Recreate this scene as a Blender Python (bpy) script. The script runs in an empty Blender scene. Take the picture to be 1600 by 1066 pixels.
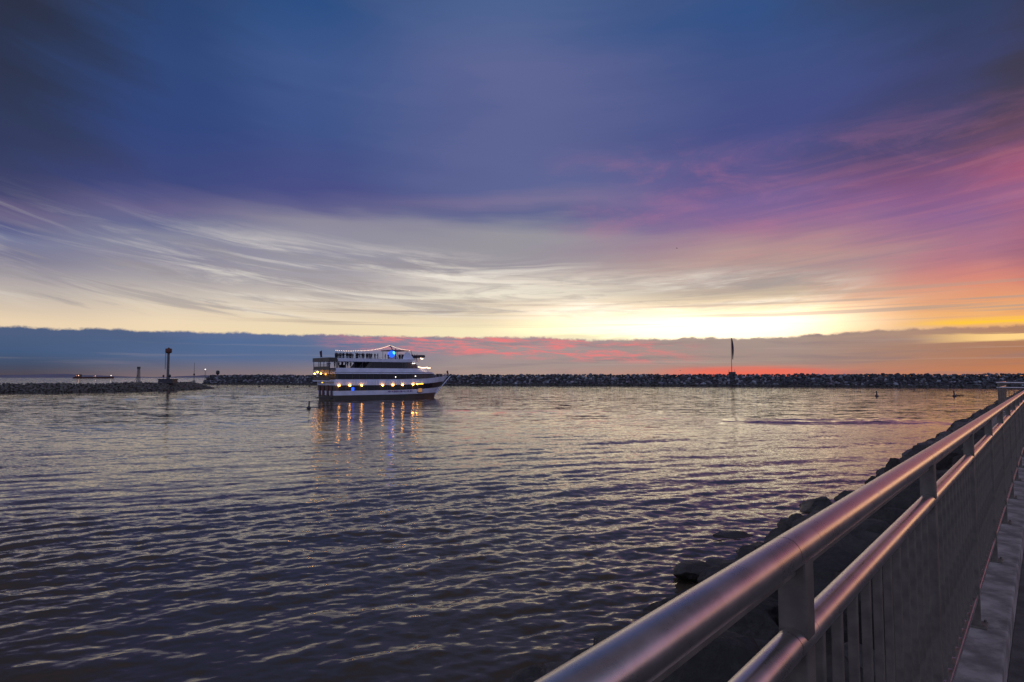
import bpy, bmesh, math, random
import numpy as np
from mathutils import Vector, Matrix, noise as mnoise

R = math.radians
scene = bpy.context.scene
COL = scene.collection

# ------------------------------------------------------------------ camera
HC = 5.6                 # eye height above the water (m)
F = 1000.0               # focal length in photo pixels (1600 wide)
PITCH = math.atan((590 - 533) / F)
cam_d = bpy.data.cameras.new('camera')
cam_d.sensor_width = 36.0
cam_d.lens = 36.0 * F / 1600.0
cam_d.clip_start = 0.05
cam_d.clip_end = 60000
cam = bpy.data.objects.new('camera', cam_d)
COL.objects.link(cam)
cam.location = (0, 0, HC)
cam.rotation_euler = (math.pi / 2 + PITCH, 0, 0)
scene.camera = cam


def ray(px, py):
    """direction (x, y forward, z) of a photo pixel"""
    a, b = (px - 800) / F, (533 - py) / F
    c, s = math.cos(PITCH), math.sin(PITCH)
    return Vector((a, c - b * s, s + b * c))


def at(px, py, Y):
    r = ray(px, py)
    k = Y / r.y
    return Vector((r.x * k, Y, HC + r.z * k))


def on_water(px, py):
    r = ray(px, py)
    k = -HC / r.z
    return Vector((r.x * k, r.y * k, 0))


def azel(px, py):
    r = ray(px, py).normalized()
    return math.degrees(math.atan2(r.x, r.y)), math.degrees(math.asin(r.z))


# ------------------------------------------------------------------ exposure
scene.view_settings.view_transform = 'Standard'
scene.view_settings.look = 'None'
scene.view_settings.exposure = 0.0
scene.view_settings.gamma = 1.0
scene.view_settings.use_curve_mapping = False
scene.render.engine = 'CYCLES'
scene.cycles.max_bounces = 4
scene.cycles.use_denoising = True
scene.cycles.sample_clamp_indirect = 6.0
scene.cycles.caustics_reflective = False
scene.cycles.caustics_refractive = False

# ------------------------------------------------------------------ world
SUN_AZ, SUN_EL = 52.0, 1.5
world = bpy.data.worlds.new('World')
scene.world = world
world.use_nodes = True


def lin(c):
    out = []
    for v in c:
        v = v / 255.0
        out.append(v / 12.92 if v <= 0.04045 else ((v + 0.055) / 1.055) ** 2.4)
    return out


class G:
    """tiny expression builder for shader nodes"""
    def __init__(s, tree):
        s.t = tree
        s.n = tree.nodes
        s.l = tree.links

    def put(s, sock, v):
        if isinstance(v, bpy.types.NodeSocket):
            s.l.new(v, sock)
        elif v is not None:
            sock.default_value = v

    def m(s, op, a, b=None, c=None, clamp=False):
        n = s.n.new('ShaderNodeMath')
        n.operation = op
        n.use_clamp = clamp
        for i, v in enumerate((a, b, c)):
            if v is not None:
                s.put(n.inputs[i], v)
        return n.outputs[0]

    def add(s, a, b): return s.m('ADD', a, b)
    def sub(s, a, b): return s.m('SUBTRACT', a, b)
    def mul(s, a, b): return s.m('MULTIPLY', a, b)

    def ss(s, x, e0, e1):
        n = s.n.new('ShaderNodeMapRange')
        n.interpolation_type = 'SMOOTHSTEP'
        s.put(n.inputs[0], x)
        s.put(n.inputs[1], e0)
        s.put(n.inputs[2], e1)
        n.inputs[3].default_value = 0.0
        n.inputs[4].default_value = 1.0
        return n.outputs[0]

    def bump1(s, x, a, b, c, d):
        """rises a..b, falls c..d"""
        return s.mul(s.ss(x, a, b), s.sub(1.0, s.ss(x, c, d)))

    def vec(s, x, y, z=0.0):
        n = s.n.new('ShaderNodeCombineXYZ')
        s.put(n.inputs[0], x); s.put(n.inputs[1], y); s.put(n.inputs[2], z)
        return n.outputs[0]

    def noise(s, v, scale=1.0, detail=4.0, rough=0.55, dist=0.0):
        n = s.n.new('ShaderNodeTexNoise')
        s.l.new(v, n.inputs['Vector'])
        n.inputs['Scale'].default_value = scale
        n.inputs['Detail'].default_value = detail
        n.inputs['Roughness'].default_value = rough
        n.inputs['Distortion'].default_value = dist
        return n.outputs[0]

    def mix(s, f, a, b):
        n = s.n.new('ShaderNodeMix')
        n.data_type = 'RGBA'
        n.clamp_factor = True
        s.put(n.inputs[0], f)
        for i, v in ((6, a), (7, b)):
            if isinstance(v, bpy.types.NodeSocket):
                s.l.new(v, n.inputs[i])
            else:
                n.inputs[i].default_value = (v[0], v[1], v[2], 1)
        return n.outputs[2]

    def ramp(s, f, stops):
        n = s.n.new('ShaderNodeValToRGB')
        cr = n.color_ramp
        cr.interpolation = 'LINEAR'
        stops = sorted(stops)
        cr.elements[0].position = stops[0][0]
        cr.elements[0].color = (*stops[0][1], 1)
        cr.elements[1].position = stops[-1][0]
        cr.elements[1].color = (*stops[-1][1], 1)
        for p, c in stops[1:-1]:
            e = cr.elements.new(p)
            e.color = (*c, 1)
        s.put(n.inputs[0], f)
        return n.outputs[0]


def build_sky():
    t = world.node_tree
    t.nodes.clear()
    g = G(t)
    tc = t.nodes.new('ShaderNodeTexCoord')
    nrm = t.nodes.new('ShaderNodeVectorMath'); nrm.operation = 'NORMALIZE'
    t.links.new(tc.outputs['Generated'], nrm.inputs[0])
    sep = t.nodes.new('ShaderNodeSeparateXYZ')
    t.links.new(nrm.outputs[0], sep.inputs[0])
    x, y, z = sep.outputs
    az = g.mul(g.m('ARCTAN2', x, y), 180 / math.pi)
    el = g.mul(g.m('ARCSINE', z), 180 / math.pi)
    # wind-combed coordinate: streaks fall to the right on the left, rise on the right
    azl = g.m('MAXIMUM', g.m('MINIMUM', az, 0.0), -60.0)
    azr = g.m('MAXIMUM', g.m('MINIMUM', az, 60.0), 0.0)
    arc = g.add(g.mul(g.mul(azl, azl), 0.0030), g.mul(g.mul(azr, azr), 0.0009))
    elc = g.sub(el, arc)
    # broad soft warps
    w1 = g.sub(g.noise(g.vec(g.mul(az, 0.045), g.mul(elc, 0.16), 3.1), 1.0, 3.0, 0.5), 0.5)
    w2 = g.sub(g.noise(g.vec(g.mul(az, 0.05), g.mul(elc, 0.5), 7.7), 1.0, 4.0, 0.55, 0.4), 0.5)
    hi = g.ss(el, 4.5, 11.0)
    elw = g.add(el, g.mul(hi, g.add(g.mul(w1, 4.5), g.mul(w2, 2.2))))
    azw = g.add(az, g.add(g.mul(w1, 13.0), g.mul(w2, 7.0)))

    EMAX = 45.0
    cols = {   # photo column -> (row, colour) of the upper sky
        -20: [(-380, (74, 76, 96)), (0, (40, 53, 80)), (100, (42, 56, 86)), (200, (46, 62, 100)), (290, (60, 70, 116)), (322, (108, 98, 134)), (345, (82, 88, 136)), (368, (120, 124, 156)), (400, (124, 122, 148)), (430, (158, 152, 162)), (460, (198, 186, 176)), (500, (236, 212, 180)), (520, (240, 214, 180)), (590, (240, 214, 180))],
        240: [(-380, (80, 80, 100)), (0, (40, 72, 124)), (100, (46, 76, 132)), (200, (48, 74, 134)), (290, (60, 76, 134)), (322, (106, 100, 142)), (345, (104, 108, 146)), (372, (136, 137, 160)), (400, (138, 135, 156)), (432, (166, 160, 166)), (462, (206, 194, 182)), (500, (240, 218, 186)), (520, (244, 220, 182)), (590, (244, 220, 182))],
        480: [(-380, (80, 80, 100)), (0, (42, 82, 140)), (100, (62, 92, 150)), (200, (60, 87, 146)), (295, (70, 82, 142)), (322, (98, 97, 142)), (345, (142, 138, 157)), (400, (152, 150, 166)), (440, (168, 162, 168)), (470, (216, 204, 190)), (500, (237, 217, 186)), (520, (240, 220, 182)), (590, (240, 220, 182))],
        800: [(-380, (80, 80, 100)), (0, (74, 102, 154)), (100, (92, 106, 158)), (200, (90, 104, 156)), (300, (94, 102, 150)), (322, (122, 114, 152)), (338, (96, 102, 146)), (372, (152, 149, 158)), (415, (160, 153, 160)), (440, (228, 216, 202)), (462, (240, 230, 210)), (480, (222, 206, 184)), (500, (236, 218, 186)), (515, (252, 238, 196)), (590, (252, 238, 196))],
        1200: [(-380, (80, 80, 100)), (0, (48, 84, 142)), (100, (60, 84, 142)), (200, (66, 81, 142)), (270, (96, 92, 150)), (310, (122, 99, 152)), (345, (136, 104, 150)), (380, (164, 122, 146)), (412, (188, 152, 146)), (436, (178, 160, 154)), (462, (206, 188, 164)), (484, (240, 224, 188)), (503, (255, 252, 232)), (520, (252, 240, 208)), (590, (252, 238, 200))],
        1500: [(-380, (80, 80, 100)), (0, (44, 66, 108)), (100, (54, 68, 114)), (190, (68, 71, 120)), (255, (120, 84, 130)), (300, (140, 92, 138)), (340, (138, 98, 146)), (400, (168, 114, 138)), (440, (216, 136, 122)), (470, (228, 156, 116)), (490, (242, 178, 116)), (512, (232, 176, 120)), (590, (240, 190, 130))],
        1680: [(-380, (80, 80, 100)), (0, (52, 58, 80)), (130, (60, 62, 90)), (200, (104, 76, 108)), (255, (166, 92, 126)), (300, (162, 92, 126)), (400, (152, 94, 120)), (450, (206, 114, 108)), (480, (214, 126, 90)), (500, (252, 160, 60)), (520, (230, 140, 80)), (590, (226, 150, 90))],
        9000: [(-380, (132, 138, 178)), (0, (168, 177, 222)), (250, (178, 186, 230)), (380, (182, 186, 228)), (480, (178, 178, 220)), (590, (154, 160, 204))],
    }

    def column(cx, stops, f, emax):
        # rows are turned into elevations along that column
        out = []
        for row, c in stops:
            e = azel(min(cx, 1600), row)[1]
            if emax > 10 and cx < 5000 and row < 300:
                c = (c[0] + 3, c[1] - 3, c[2] - 7)
            out.append((max(0.0, min(1.0, e / emax)), lin(c)))
        return g.ramp(f, out)

    f = g.m('DIVIDE', elw, EMAX, clamp=True)
    xs = sorted(cols)
    azs = [math.degrees(math.atan((c - 800) / F)) for c in xs]
    azs[-1] = 105.0
    cur = column(xs[0], cols[xs[0]], f, EMAX)
    back = None
    for i in range(1, len(xs)):
        nxt = column(xs[i], cols[xs[i]], f, EMAX)
        lo = azs[i - 1]
        if i == len(xs) - 1:
            lo = 55.0
            back = nxt
        cur = g.mix(g.ss(azw, lo, azs[i]), cur, nxt)
    cur = g.mix(g.ss(g.mul(az, -1.0), 55.0, 105.0), cur, back)
    front = g.sub(1.0, g.ss(g.m('ABSOLUTE', az), 50.0, 80.0))

    # wisps: bright fibres and grey shreds between el 4 and 15
    wv = g.vec(g.mul(az, 0.065), g.mul(g.add(elc, g.mul(w1, 2.0)), 0.80), 1.7)
    wa = g.noise(wv, 1.0, 9.0, 0.66, 0.6)
    wb = g.noise(g.vec(g.mul(az, 0.10), g.mul(elc, 1.15), 9.3), 1.0, 6.0, 0.6, 0.7)
    band = g.bump1(el, 4.6, 6.0, g.sub(8.6, g.mul(az, 0.05)), g.sub(11.4, g.mul(az, 0.08)))
    leftc = g.sub(1.0, g.ss(az, 20.0, 33.0))
    bright = g.mul(g.mul(g.mul(g.ss(wa, 0.44, 0.70), band), g.add(0.34, g.mul(g.ss(az, -34.0, -18.0), 0.66))), g.mul(leftc, front))
    cur = g.mix(g.mul(bright, 0.86), cur, lin((244, 236, 222)))
    dark = g.mul(g.mul(g.ss(wb, 0.47, 0.66), g.bump1(el, 4.4, 5.6, 9.0, 12.0)), g.mul(leftc, front))
    cur = g.mix(g.mul(dark, g.sub(0.55, g.mul(g.ss(az, -8.0, 4.0), 0.22))), cur, lin((154, 147, 152)))
    wc = g.noise(g.vec(g.mul(az, 0.14), g.mul(elc, 1.6), 21.3), 1.0, 7.0, 0.60, 0.5)
    shr = g.mul(g.mul(g.ss(wc, 0.50, 0.66), g.bump1(el, 5.2, 6.2, 8.6, 10.5)), g.mul(g.bump1(az, -24.0, -10.0, 22.0, 34.0), front))
    cur = g.mix(g.mul(shr, 0.42), cur, lin((160, 150, 150)))
    # long thin stratus lines just above the bank
    st = g.noise(g.vec(g.mul(az, 0.035), g.mul(el, 2.6), 4.4), 1.0, 4.0, 0.5, 0.3)
    stm = g.mul(g.mul(g.ss(st, 0.50, 0.62), g.bump1(el, 4.2, 4.7, 6.2, 7.6)), g.mul(g.bump1(az, -26.0, -14.0, 40.0, 50.0), front))
    cur = g.mix(g.mul(stm, 0.66), cur, lin((172, 156, 146)))
    # pink ribs on the right
    rb = g.noise(g.vec(g.mul(az, 0.07), g.mul(g.sub(el, g.mul(az, 0.11)), 1.5), 2.2), 1.0, 4.0, 0.5, 0.5)
    rbm = g.mul(g.bump1(az, 12.0, 30.0, 60.0, 80.0), g.bump1(el, 6.0, 9.0, 14.0, 20.0))
    cur = g.mix(g.mul(g.mul(g.ss(rb, 0.46, 0.70), rbm), 0.16), cur, lin((214, 128, 140)))
    cur = g.mix(g.mul(g.mul(g.ss(rb, 0.54, 0.32), rbm), 0.18), cur, lin((104, 86, 138)))
    # pink torn veil mid sky
    pv = g.noise(g.vec(g.mul(az, 0.11), g.mul(el, 0.34), 5.9), 1.0, 7.0, 0.62, 0.45)
    pvm = g.mul(g.bump1(az, 1.0, 9.0, 44.0, 70.0), g.bump1(el, 11.0, 13.0, 17.0, 21.0))
    cur = g.mix(g.mul(g.mul(g.ss(pv, 0.44, 0.70), pvm), 0.28), cur, lin((190, 120, 150)))
    # burning gaps low on the right
    gp = g.noise(g.vec(g.mul(az, 0.09), g.mul(el, 3.2), 6.1), 1.0, 4.0, 0.55, 0.5)
    gpm = g.mul(g.bump1(az, 30.0, 36.0, 46.0, 56.0), g.bump1(g.add(el, g.mul(g.sub(gp, 0.5), 0.7)), 3.7, 4.0, 4.1, 4.4))
    cur = g.mix(g.mul(gpm, 0.9), cur, (1.05, 0.60, 0.04))

    # ---- cloud bank along the horizon
    en = g.noise(g.vec(g.mul(az, 0.16), 0.0, 8.8), 1.0, 6.0, 0.6)
    en2 = g.noise(g.vec(g.mul(az, 1.1), g.mul(el, 1.6), 3.3), 1.0, 4.0, 0.6)
    edge = g.add(g.add(3.66, g.mul(g.sub(en, 0.5), 0.55)), g.mul(g.sub(en2, 0.5), 0.55))
    edge = g.sub(edge, g.mul(g.bump1(az, -2.0, 8.0, 20.0, 30.0), 0.30))
    bank = g.sub(1.0, g.ss(g.sub(el, edge), -0.16, 0.10))
    bcols = {
        40: [(520, (76, 94, 128)), (550, (66, 90, 126)), (572, (68, 78, 102)), (590, (84, 72, 78))],
        400: [(520, (96, 110, 148)), (535, (82, 108, 150)), (560, (88, 108, 146)), (580, (124, 114, 124)), (590, (134, 116, 120))],
        800: [(520, (168, 148, 152)), (540, (165, 146, 150)), (570, (165, 148, 145)), (590, (178, 150, 138))],
        1200: [(520, (172, 152, 142)), (540, (166, 146, 140)), (565, (164, 142, 134)), (590, (206, 132, 112))],
        1600: [(520, (172, 128, 104)), (540, (164, 116, 92)), (565, (176, 118, 90)), (590, (196, 126, 86))],
        9000: [(520, (150, 152, 194)), (590, (130, 132, 166))],
    }
    fb = g.m('DIVIDE', el, 6.0, clamp=True)
    bx = sorted(bcols)
    baz = [math.degrees(math.atan((c - 800) / F)) for c in bx]
    baz[-1] = 105.0
    bc = column(bx[0], bcols[bx[0]], fb, 6.0)
    for i in range(1, len(bx)):
        nxt = column(bx[i], bcols[bx[i]], fb, 6.0)
        lo = baz[i - 1] if i < len(bx) - 1 else 55.0
        if i == len(bx) - 1:
            bback = nxt
        bc = g.mix(g.ss(azw, lo, baz[i]) if i < len(bx) - 1 else g.ss(az, lo, baz[i]), bc, nxt)
    bc = g.mix(g.ss(g.mul(az, -1.0), 55.0, 105.0), bc, bback)
    # grey shading in the bank
    bs = g.noise(g.vec(g.mul(az, 0.13), g.mul(el, 1.5), 2.9), 1.0, 5.0, 0.55, 0.5)
    bc = g.mix(g.mul(g.mul(g.ss(bs, 0.46, 0.72), g.ss(az, -16.0, 0.0)), 0.42), bc, lin((126, 114, 124)))
    bl = g.noise(g.vec(g.mul(az, 0.05), g.mul(el, 2.4), 12.9), 1.0, 4.0, 0.5, 0.4)
    bc = g.mix(g.mul(g.mul(g.ss(bl, 0.56, 0.68), g.bump1(el, 0.5, 1.2, 2.6, 3.4)), g.add(0.10, g.mul(g.ss(az, -12.0, 6.0), 0.18))), bc, lin((196, 172, 160)))
    # red underlit flakes
    rf = g.noise(g.vec(g.mul(az, 0.36), g.mul(g.add(el, g.mul(az, 0.035)), 3.0), 0.6), 1.0, 8.0, 0.70, 0.25)
    tilt = g.add(el, g.mul(az, 0.045))
    rfm = g.mul(g.bump1(az, -19.0, -8.0, 8.0, 19.0), g.bump1(tilt, 1.5, 2.2, 3.3, 3.9))
    bc = g.mix(g.mul(g.mul(g.ss(rf, 0.43, 0.64), rfm), 0.92), bc, lin((240, 126, 128)))
    # ember strip on the horizon
    ern = g.noise(g.vec(g.mul(az, 0.16), g.mul(el, 3.0), 5.2), 1.0, 4.0, 0.55)
    erm = g.mul(g.bump1(az, 11.0, 18.0, 22.0, 30.0), g.bump1(g.add(el, g.mul(g.sub(ern, 0.5), 0.8)), -0.4, 0.1, 0.5, 1.1))
    bc = g.mix(g.mul(erm, 0.78), bc, lin((246, 104, 84)))
    # bright rent in the bank far right
    rn = g.noise(g.vec(g.mul(az, 0.16), g.mul(el, 2.6), 15.2), 1.0, 5.0, 0.6, 0.4)
    rnm = g.mul(g.bump1(az, 31.0, 38.0, 50.0, 62.0), g.bump1(g.add(el, g.mul(g.sub(rn, 0.5), 1.1)), 2.45, 2.75, 3.0, 3.3))
    bc = g.mix(rnm, bc, (1.0, 0.66, 0.26))
    # the thin cloud in front of the set sun is brighter than film can hold
    glow = g.mul(g.bump1(az, -4.0, 9.0, 23.0, 33.0), g.bump1(g.add(el, g.mul(w2, 3.0)), 3.3, 3.9, 4.8, 7.6))
    vm = t.nodes.new('ShaderNodeVectorMath'); vm.operation = 'MULTIPLY'
    t.links.new(cur, vm.inputs[0])
    t.links.new(g.vec(g.add(1.0, g.mul(glow, 0.85)), g.add(1.0, g.mul(glow, 0.72)), g.add(1.0, g.mul(glow, 0.58))), vm.inputs[1])
    cur = vm.outputs[0]
    cur = g.mix(bank, cur, bc)
    # below the horizon: dim sea-haze tone
    cur = g.mix(g.ss(el, 0.0, -1.5), cur, lin((70, 70, 84)))

    bg = t.nodes.new('ShaderNodeBackground')
    t.links.new(cur, bg.inputs[0])
    bg.inputs[1].default_value = 0.97
    # clear twilight air behind the clouds
    sky = t.nodes.new('ShaderNodeTexSky')
    sky.sky_type = 'NISHITA'
    sky.sun_disc = False
    sky.sun_elevation = R(SUN_EL)
    sky.sun_rotation = R(SUN_AZ)
    bg2 = t.nodes.new('ShaderNodeBackground')
    t.links.new(sky.outputs[0], bg2.inputs[0])
    bg2.inputs[1].default_value = 0.004
    ad = t.nodes.new('ShaderNodeAddShader')
    t.links.new(bg.outputs[0], ad.inputs[0])
    t.links.new(bg2.outputs[0], ad.inputs[1])
    out = t.nodes.new('ShaderNodeOutputWorld')
    t.links.new(ad.outputs[0], out.inputs[0])


build_sky()

sun_d = bpy.data.lights.new('sun', 'SUN')
sun_d.energy = 0.04
sun_d.angle = R(11)
sun_d.color = (1.0, 0.62, 0.34)
sun = bpy.data.objects.new('sun', sun_d)
COL.objects.link(sun)
sd = Vector((math.sin(R(SUN_AZ)) * math.cos(R(SUN_EL)), math.cos(R(SUN_AZ)) * math.cos(R(SUN_EL)), math.sin(R(SUN_EL))))
sun.rotation_euler = sd.to_track_quat('Z', 'Y').to_euler()

# ------------------------------------------------------------------ helpers
rng = random.Random(11)


def tag(o, label=None, cat=None, group=None, kind=None):
    if label: o['label'] = label
    if cat: o['category'] = cat
    if group: o['group'] = group
    if kind: o['kind'] = kind
    return o


def empty(name, loc=(0, 0, 0), rz=0.0):
    o = bpy.data.objects.new(name, None)
    o.location = loc
    o.rotation_euler = (0, 0, rz)
    o.empty_display_size = 0.3
    COL.objects.link(o)
    return o


def link(name, me, parent=None, loc=None):
    o = bpy.data.objects.new(name, me)
    COL.objects.link(o)
    if parent: o.parent = parent
    if loc is not None: o.location = loc
    return o


def copy_tree(o, parent=None):
    c = o.copy()
    COL.objects.link(c)
    c.parent = parent
    for ch in list(o.children):
        copy_tree(ch, c)
    return c


class MB:
    """collects shapes into one mesh"""
    def __init__(s):
        s.v, s.f, s.sm = [], [], []

    def raw(s, vs, fs, smooth=False):
        b = len(s.v)
        s.v += [tuple(v) for v in vs]
        s.f += [tuple(i + b for i in f) for f in fs]
        s.sm += [smooth] * len(fs)
        return s

    def box(s, c, d, rot=None):
        cx, cy, cz = c
        hx, hy, hz = d[0] / 2, d[1] / 2, d[2] / 2
        vs = [Vector((sx * hx, sy * hy, sz * hz)) for sz in (-1, 1) for sy in (-1, 1) for sx in (-1, 1)]
        if rot is not None: vs = [rot @ v for v in vs]
        vs = [(v.x + cx, v.y + cy, v.z + cz) for v in vs]
        return s.raw(vs, [(0, 2, 3, 1), (4, 5, 7, 6), (0, 1, 5, 4), (2, 6, 7, 3), (0, 4, 6, 2), (1, 3, 7, 5)])

    def bevbox(s, c, d, b, rot=None):
        """box with chamfered edges"""
        bm = bmesh.new()
        bmesh.ops.create_cube(bm, size=1)
        for v in bm.verts:
            v.co = Vector((v.co.x * d[0], v.co.y * d[1], v.co.z * d[2]))
        bmesh.ops.bevel(bm, geom=list(bm.edges), offset=b, segments=2, affect='EDGES', profile=0.6)
        vs = [(rot @ v.co if rot is not None else v.co) + Vector(c) for v in bm.verts]
        bm.verts.index_update()
        fs = [[v.index for v in f.verts] for f in bm.faces]
        bm.free()
        return s.raw(vs, fs)

    def tube(s, p0, p1, r0, r1=None, n=10, caps=True, smooth=True):
        r1 = r0 if r1 is None else r1
        p0, p1 = Vector(p0), Vector(p1)
        d = (p1 - p0).normalized()
        q = d.to_track_quat('Z', 'Y')
        vs = []
        for p, r in ((p0, r0), (p1, r1)):
            for k in range(n):
                a = 2 * math.pi * k / n
                vs.append(p + q @ Vector((r * math.cos(a), r * math.sin(a), 0)))
        s.raw(vs, [(k, (k + 1) % n, n + (k + 1) % n, n + k) for k in range(n)], smooth)
        if caps:
            s.raw(vs[:n], [tuple(reversed(range(n)))])
            s.raw(vs[n:], [tuple(range(n))])
        return s

    def lathe(s, prof, n=16, c=(0, 0, 0), smooth=True):
        """prof = [(r, z)...] bottom to top"""
        vs = []
        for r, z in prof:
            for k in range(n):
                a = 2 * math.pi * k / n
                vs.append((c[0] + r * math.cos(a), c[1] + r * math.sin(a), c[2] + z))
        fs = []
        for j in range(len(prof) - 1):
            for k in range(n):
                fs.append((j * n + k, j * n + (k + 1) % n, (j + 1) * n + (k + 1) % n, (j + 1) * n + k))
        s.raw(vs, fs, smooth)
        s.raw(vs[:n], [tuple(reversed(range(n)))])
        return s.raw(vs[-n:], [tuple(range(n))])

    def sphere(s, c, r, n=12, m=8, sz=1.0):
        pr = []
        for j in range(m + 1):
            a = -math.pi / 2 + math.pi * j / m
            pr.append((max(0.002, r * math.cos(a)), r * sz * math.sin(a)))
        return s.lathe(pr, n, c)

    def build(s, name, mat, parent=None, loc=None):
        me = bpy.data.meshes.new(name)
        me.from_pydata(s.v, [], s.f)
        me.polygons.foreach_set('use_smooth', s.sm)
        if mat: me.materials.append(mat)
        me.update()
        return link(name, me, parent, loc)


# ------------------------------------------------------------------ materials
MATS = {}


def mat(name, col, rough=0.6, metal=0.0, var=0.15, scale=4.0, bump=0.0, bscale=30.0, spec=0.5, emit=None, estr=0.0, obj_coord=True, col2=None):
    if name in MATS: return MATS[name]
    m = bpy.data.materials.new(name)
    m.use_nodes = True
    t = m.node_tree
    b = t.nodes['Principled BSDF']
    g = G(t)
    tc = t.nodes.new('ShaderNodeTexCoord')
    n = g.noise(tc.outputs['Object'], scale, 6.0, 0.6)
    c0 = [max(0, c * (1 - var)) for c in col]
    c1 = [min(1, c * (1 + var)) for c in (col2 or col)]
    cc = g.mix(g.ss(n, 0.32, 0.68), c0, c1)
    t.links.new(cc, b.inputs['Base Color'])
    b.inputs['Roughness'].default_value = rough
    b.inputs['Metallic'].default_value = metal
    b.inputs['Specular IOR Level'].default_value = spec
    if bump:
        bp = t.nodes.new('ShaderNodeBump')
        bp.inputs['Distance'].default_value = bump
        t.links.new(g.noise(tc.outputs['Object'], bscale, 5.0, 0.6), bp.inputs['Height'])
        t.links.new(bp.outputs[0], b.inputs['Normal'])
    if emit:
        b.inputs['Emission Color'].default_value = (*emit, 1)
        b.inputs['Emission Strength'].default_value = estr
    MATS[name] = m
    return m


def brushed_aluminium():
    m = bpy.data.materials.new('brushed_aluminium')
    m.use_nodes = True
    t = m.node_tree
    b = t.nodes['Principled BSDF']
    g = G(t)
    tc = t.nodes.new('ShaderNodeTexCoord')
    n = g.noise(tc.outputs['Object'], 9.0, 6.0, 0.65)
    fine = g.noise(tc.outputs['Object'], 260.0, 3.0, 0.6)
    # dried salt spots and smears
    sn = g.noise(tc.outputs['Object'], 75.0, 2.0, 0.5)
    spots = g.mul(g.ss(sn, 0.66, 0.72), g.ss(n, 0.42, 0.62))
    cc = g.mix(g.ss(n, 0.3, 0.75), (0.53, 0.495, 0.46), (0.69, 0.655, 0.615))
    t.links.new(g.mix(g.mul(spots, 0.2), cc, (0.40, 0.37, 0.34)), b.inputs['Base Color'])
    b.inputs['Metallic'].default_value = 1.0
    t.links.new(g.add(g.add(0.175, g.add(g.mul(n, 0.17), g.mul(fine, 0.06))), g.mul(spots, 0.10)), b.inputs['Roughness'])
    bp = t.nodes.new('ShaderNodeBump')
    bp.inputs['Distance'].default_value = 0.00004
    t.links.new(fine, bp.inputs['Height'])
    t.links.new(bp.outputs[0], b.inputs['Normal'])
    return m


def rock_material(name, lo, hi, wet_z, wet=(0.022, 0.022, 0.02), attr=None, scale=1.6):
    m = bpy.data.materials.new(name)
    m.use_nodes = True
    t = m.node_tree
    b = t.nodes['Principled BSDF']
    g = G(t)
    geo = t.nodes.new('ShaderNodeNewGeometry')
    P = geo.outputs['Position']
    n = g.noise(P, scale, 8.0, 0.65)
    n2 = g.noise(P, scale * 7, 6.0, 0.7)
    c = g.mix(g.ss(g.add(g.mul(n, 0.6), g.mul(n2, 0.4)), 0.36, 0.66), lo, hi)
    if attr:
        a = t.nodes.new('ShaderNodeAttribute')
        a.attribute_name = attr
        mul = t.nodes.new('ShaderNodeMix')
        mul.data_type = 'RGBA'; mul.blend_type = 'MULTIPLY'
        mul.inputs[0].default_value = 1.0
        t.links.new(c, mul.inputs[6]); t.links.new(a.outputs['Color'], mul.inputs[7])
        c = mul.outputs[2]
    else:
        oi = t.nodes.new('ShaderNodeObjectInfo')
        c = g.mix(g.mul(oi.outputs['Random'], 0.5), c, [v * 0.45 for v in lo])
    sp = t.nodes.new('ShaderNodeSeparateXYZ')
    t.links.new(P, sp.inputs[0])
    wz = g.sub(1.0, g.ss(g.add(sp.outputs[2], g.mul(g.sub(n, 0.5), 0.8)), wet_z - 0.2, wet_z + 0.4))
    c = g.mix(wz, c, wet)          # tide-line weed and damp
    t.links.new(c, b.inputs['Base Color'])
    t.links.new(g.sub(0.85, g.mul(wz, 0.4)), b.inputs['Roughness'])
    bp = t.nodes.new('ShaderNodeBump')
    bp.inputs['Distance'].default_value = 0.05
    t.links.new(g.add(n2, n), bp.inputs['Height'])
    t.links.new(bp.outputs[0], b.inputs['Normal'])
    return m


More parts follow.
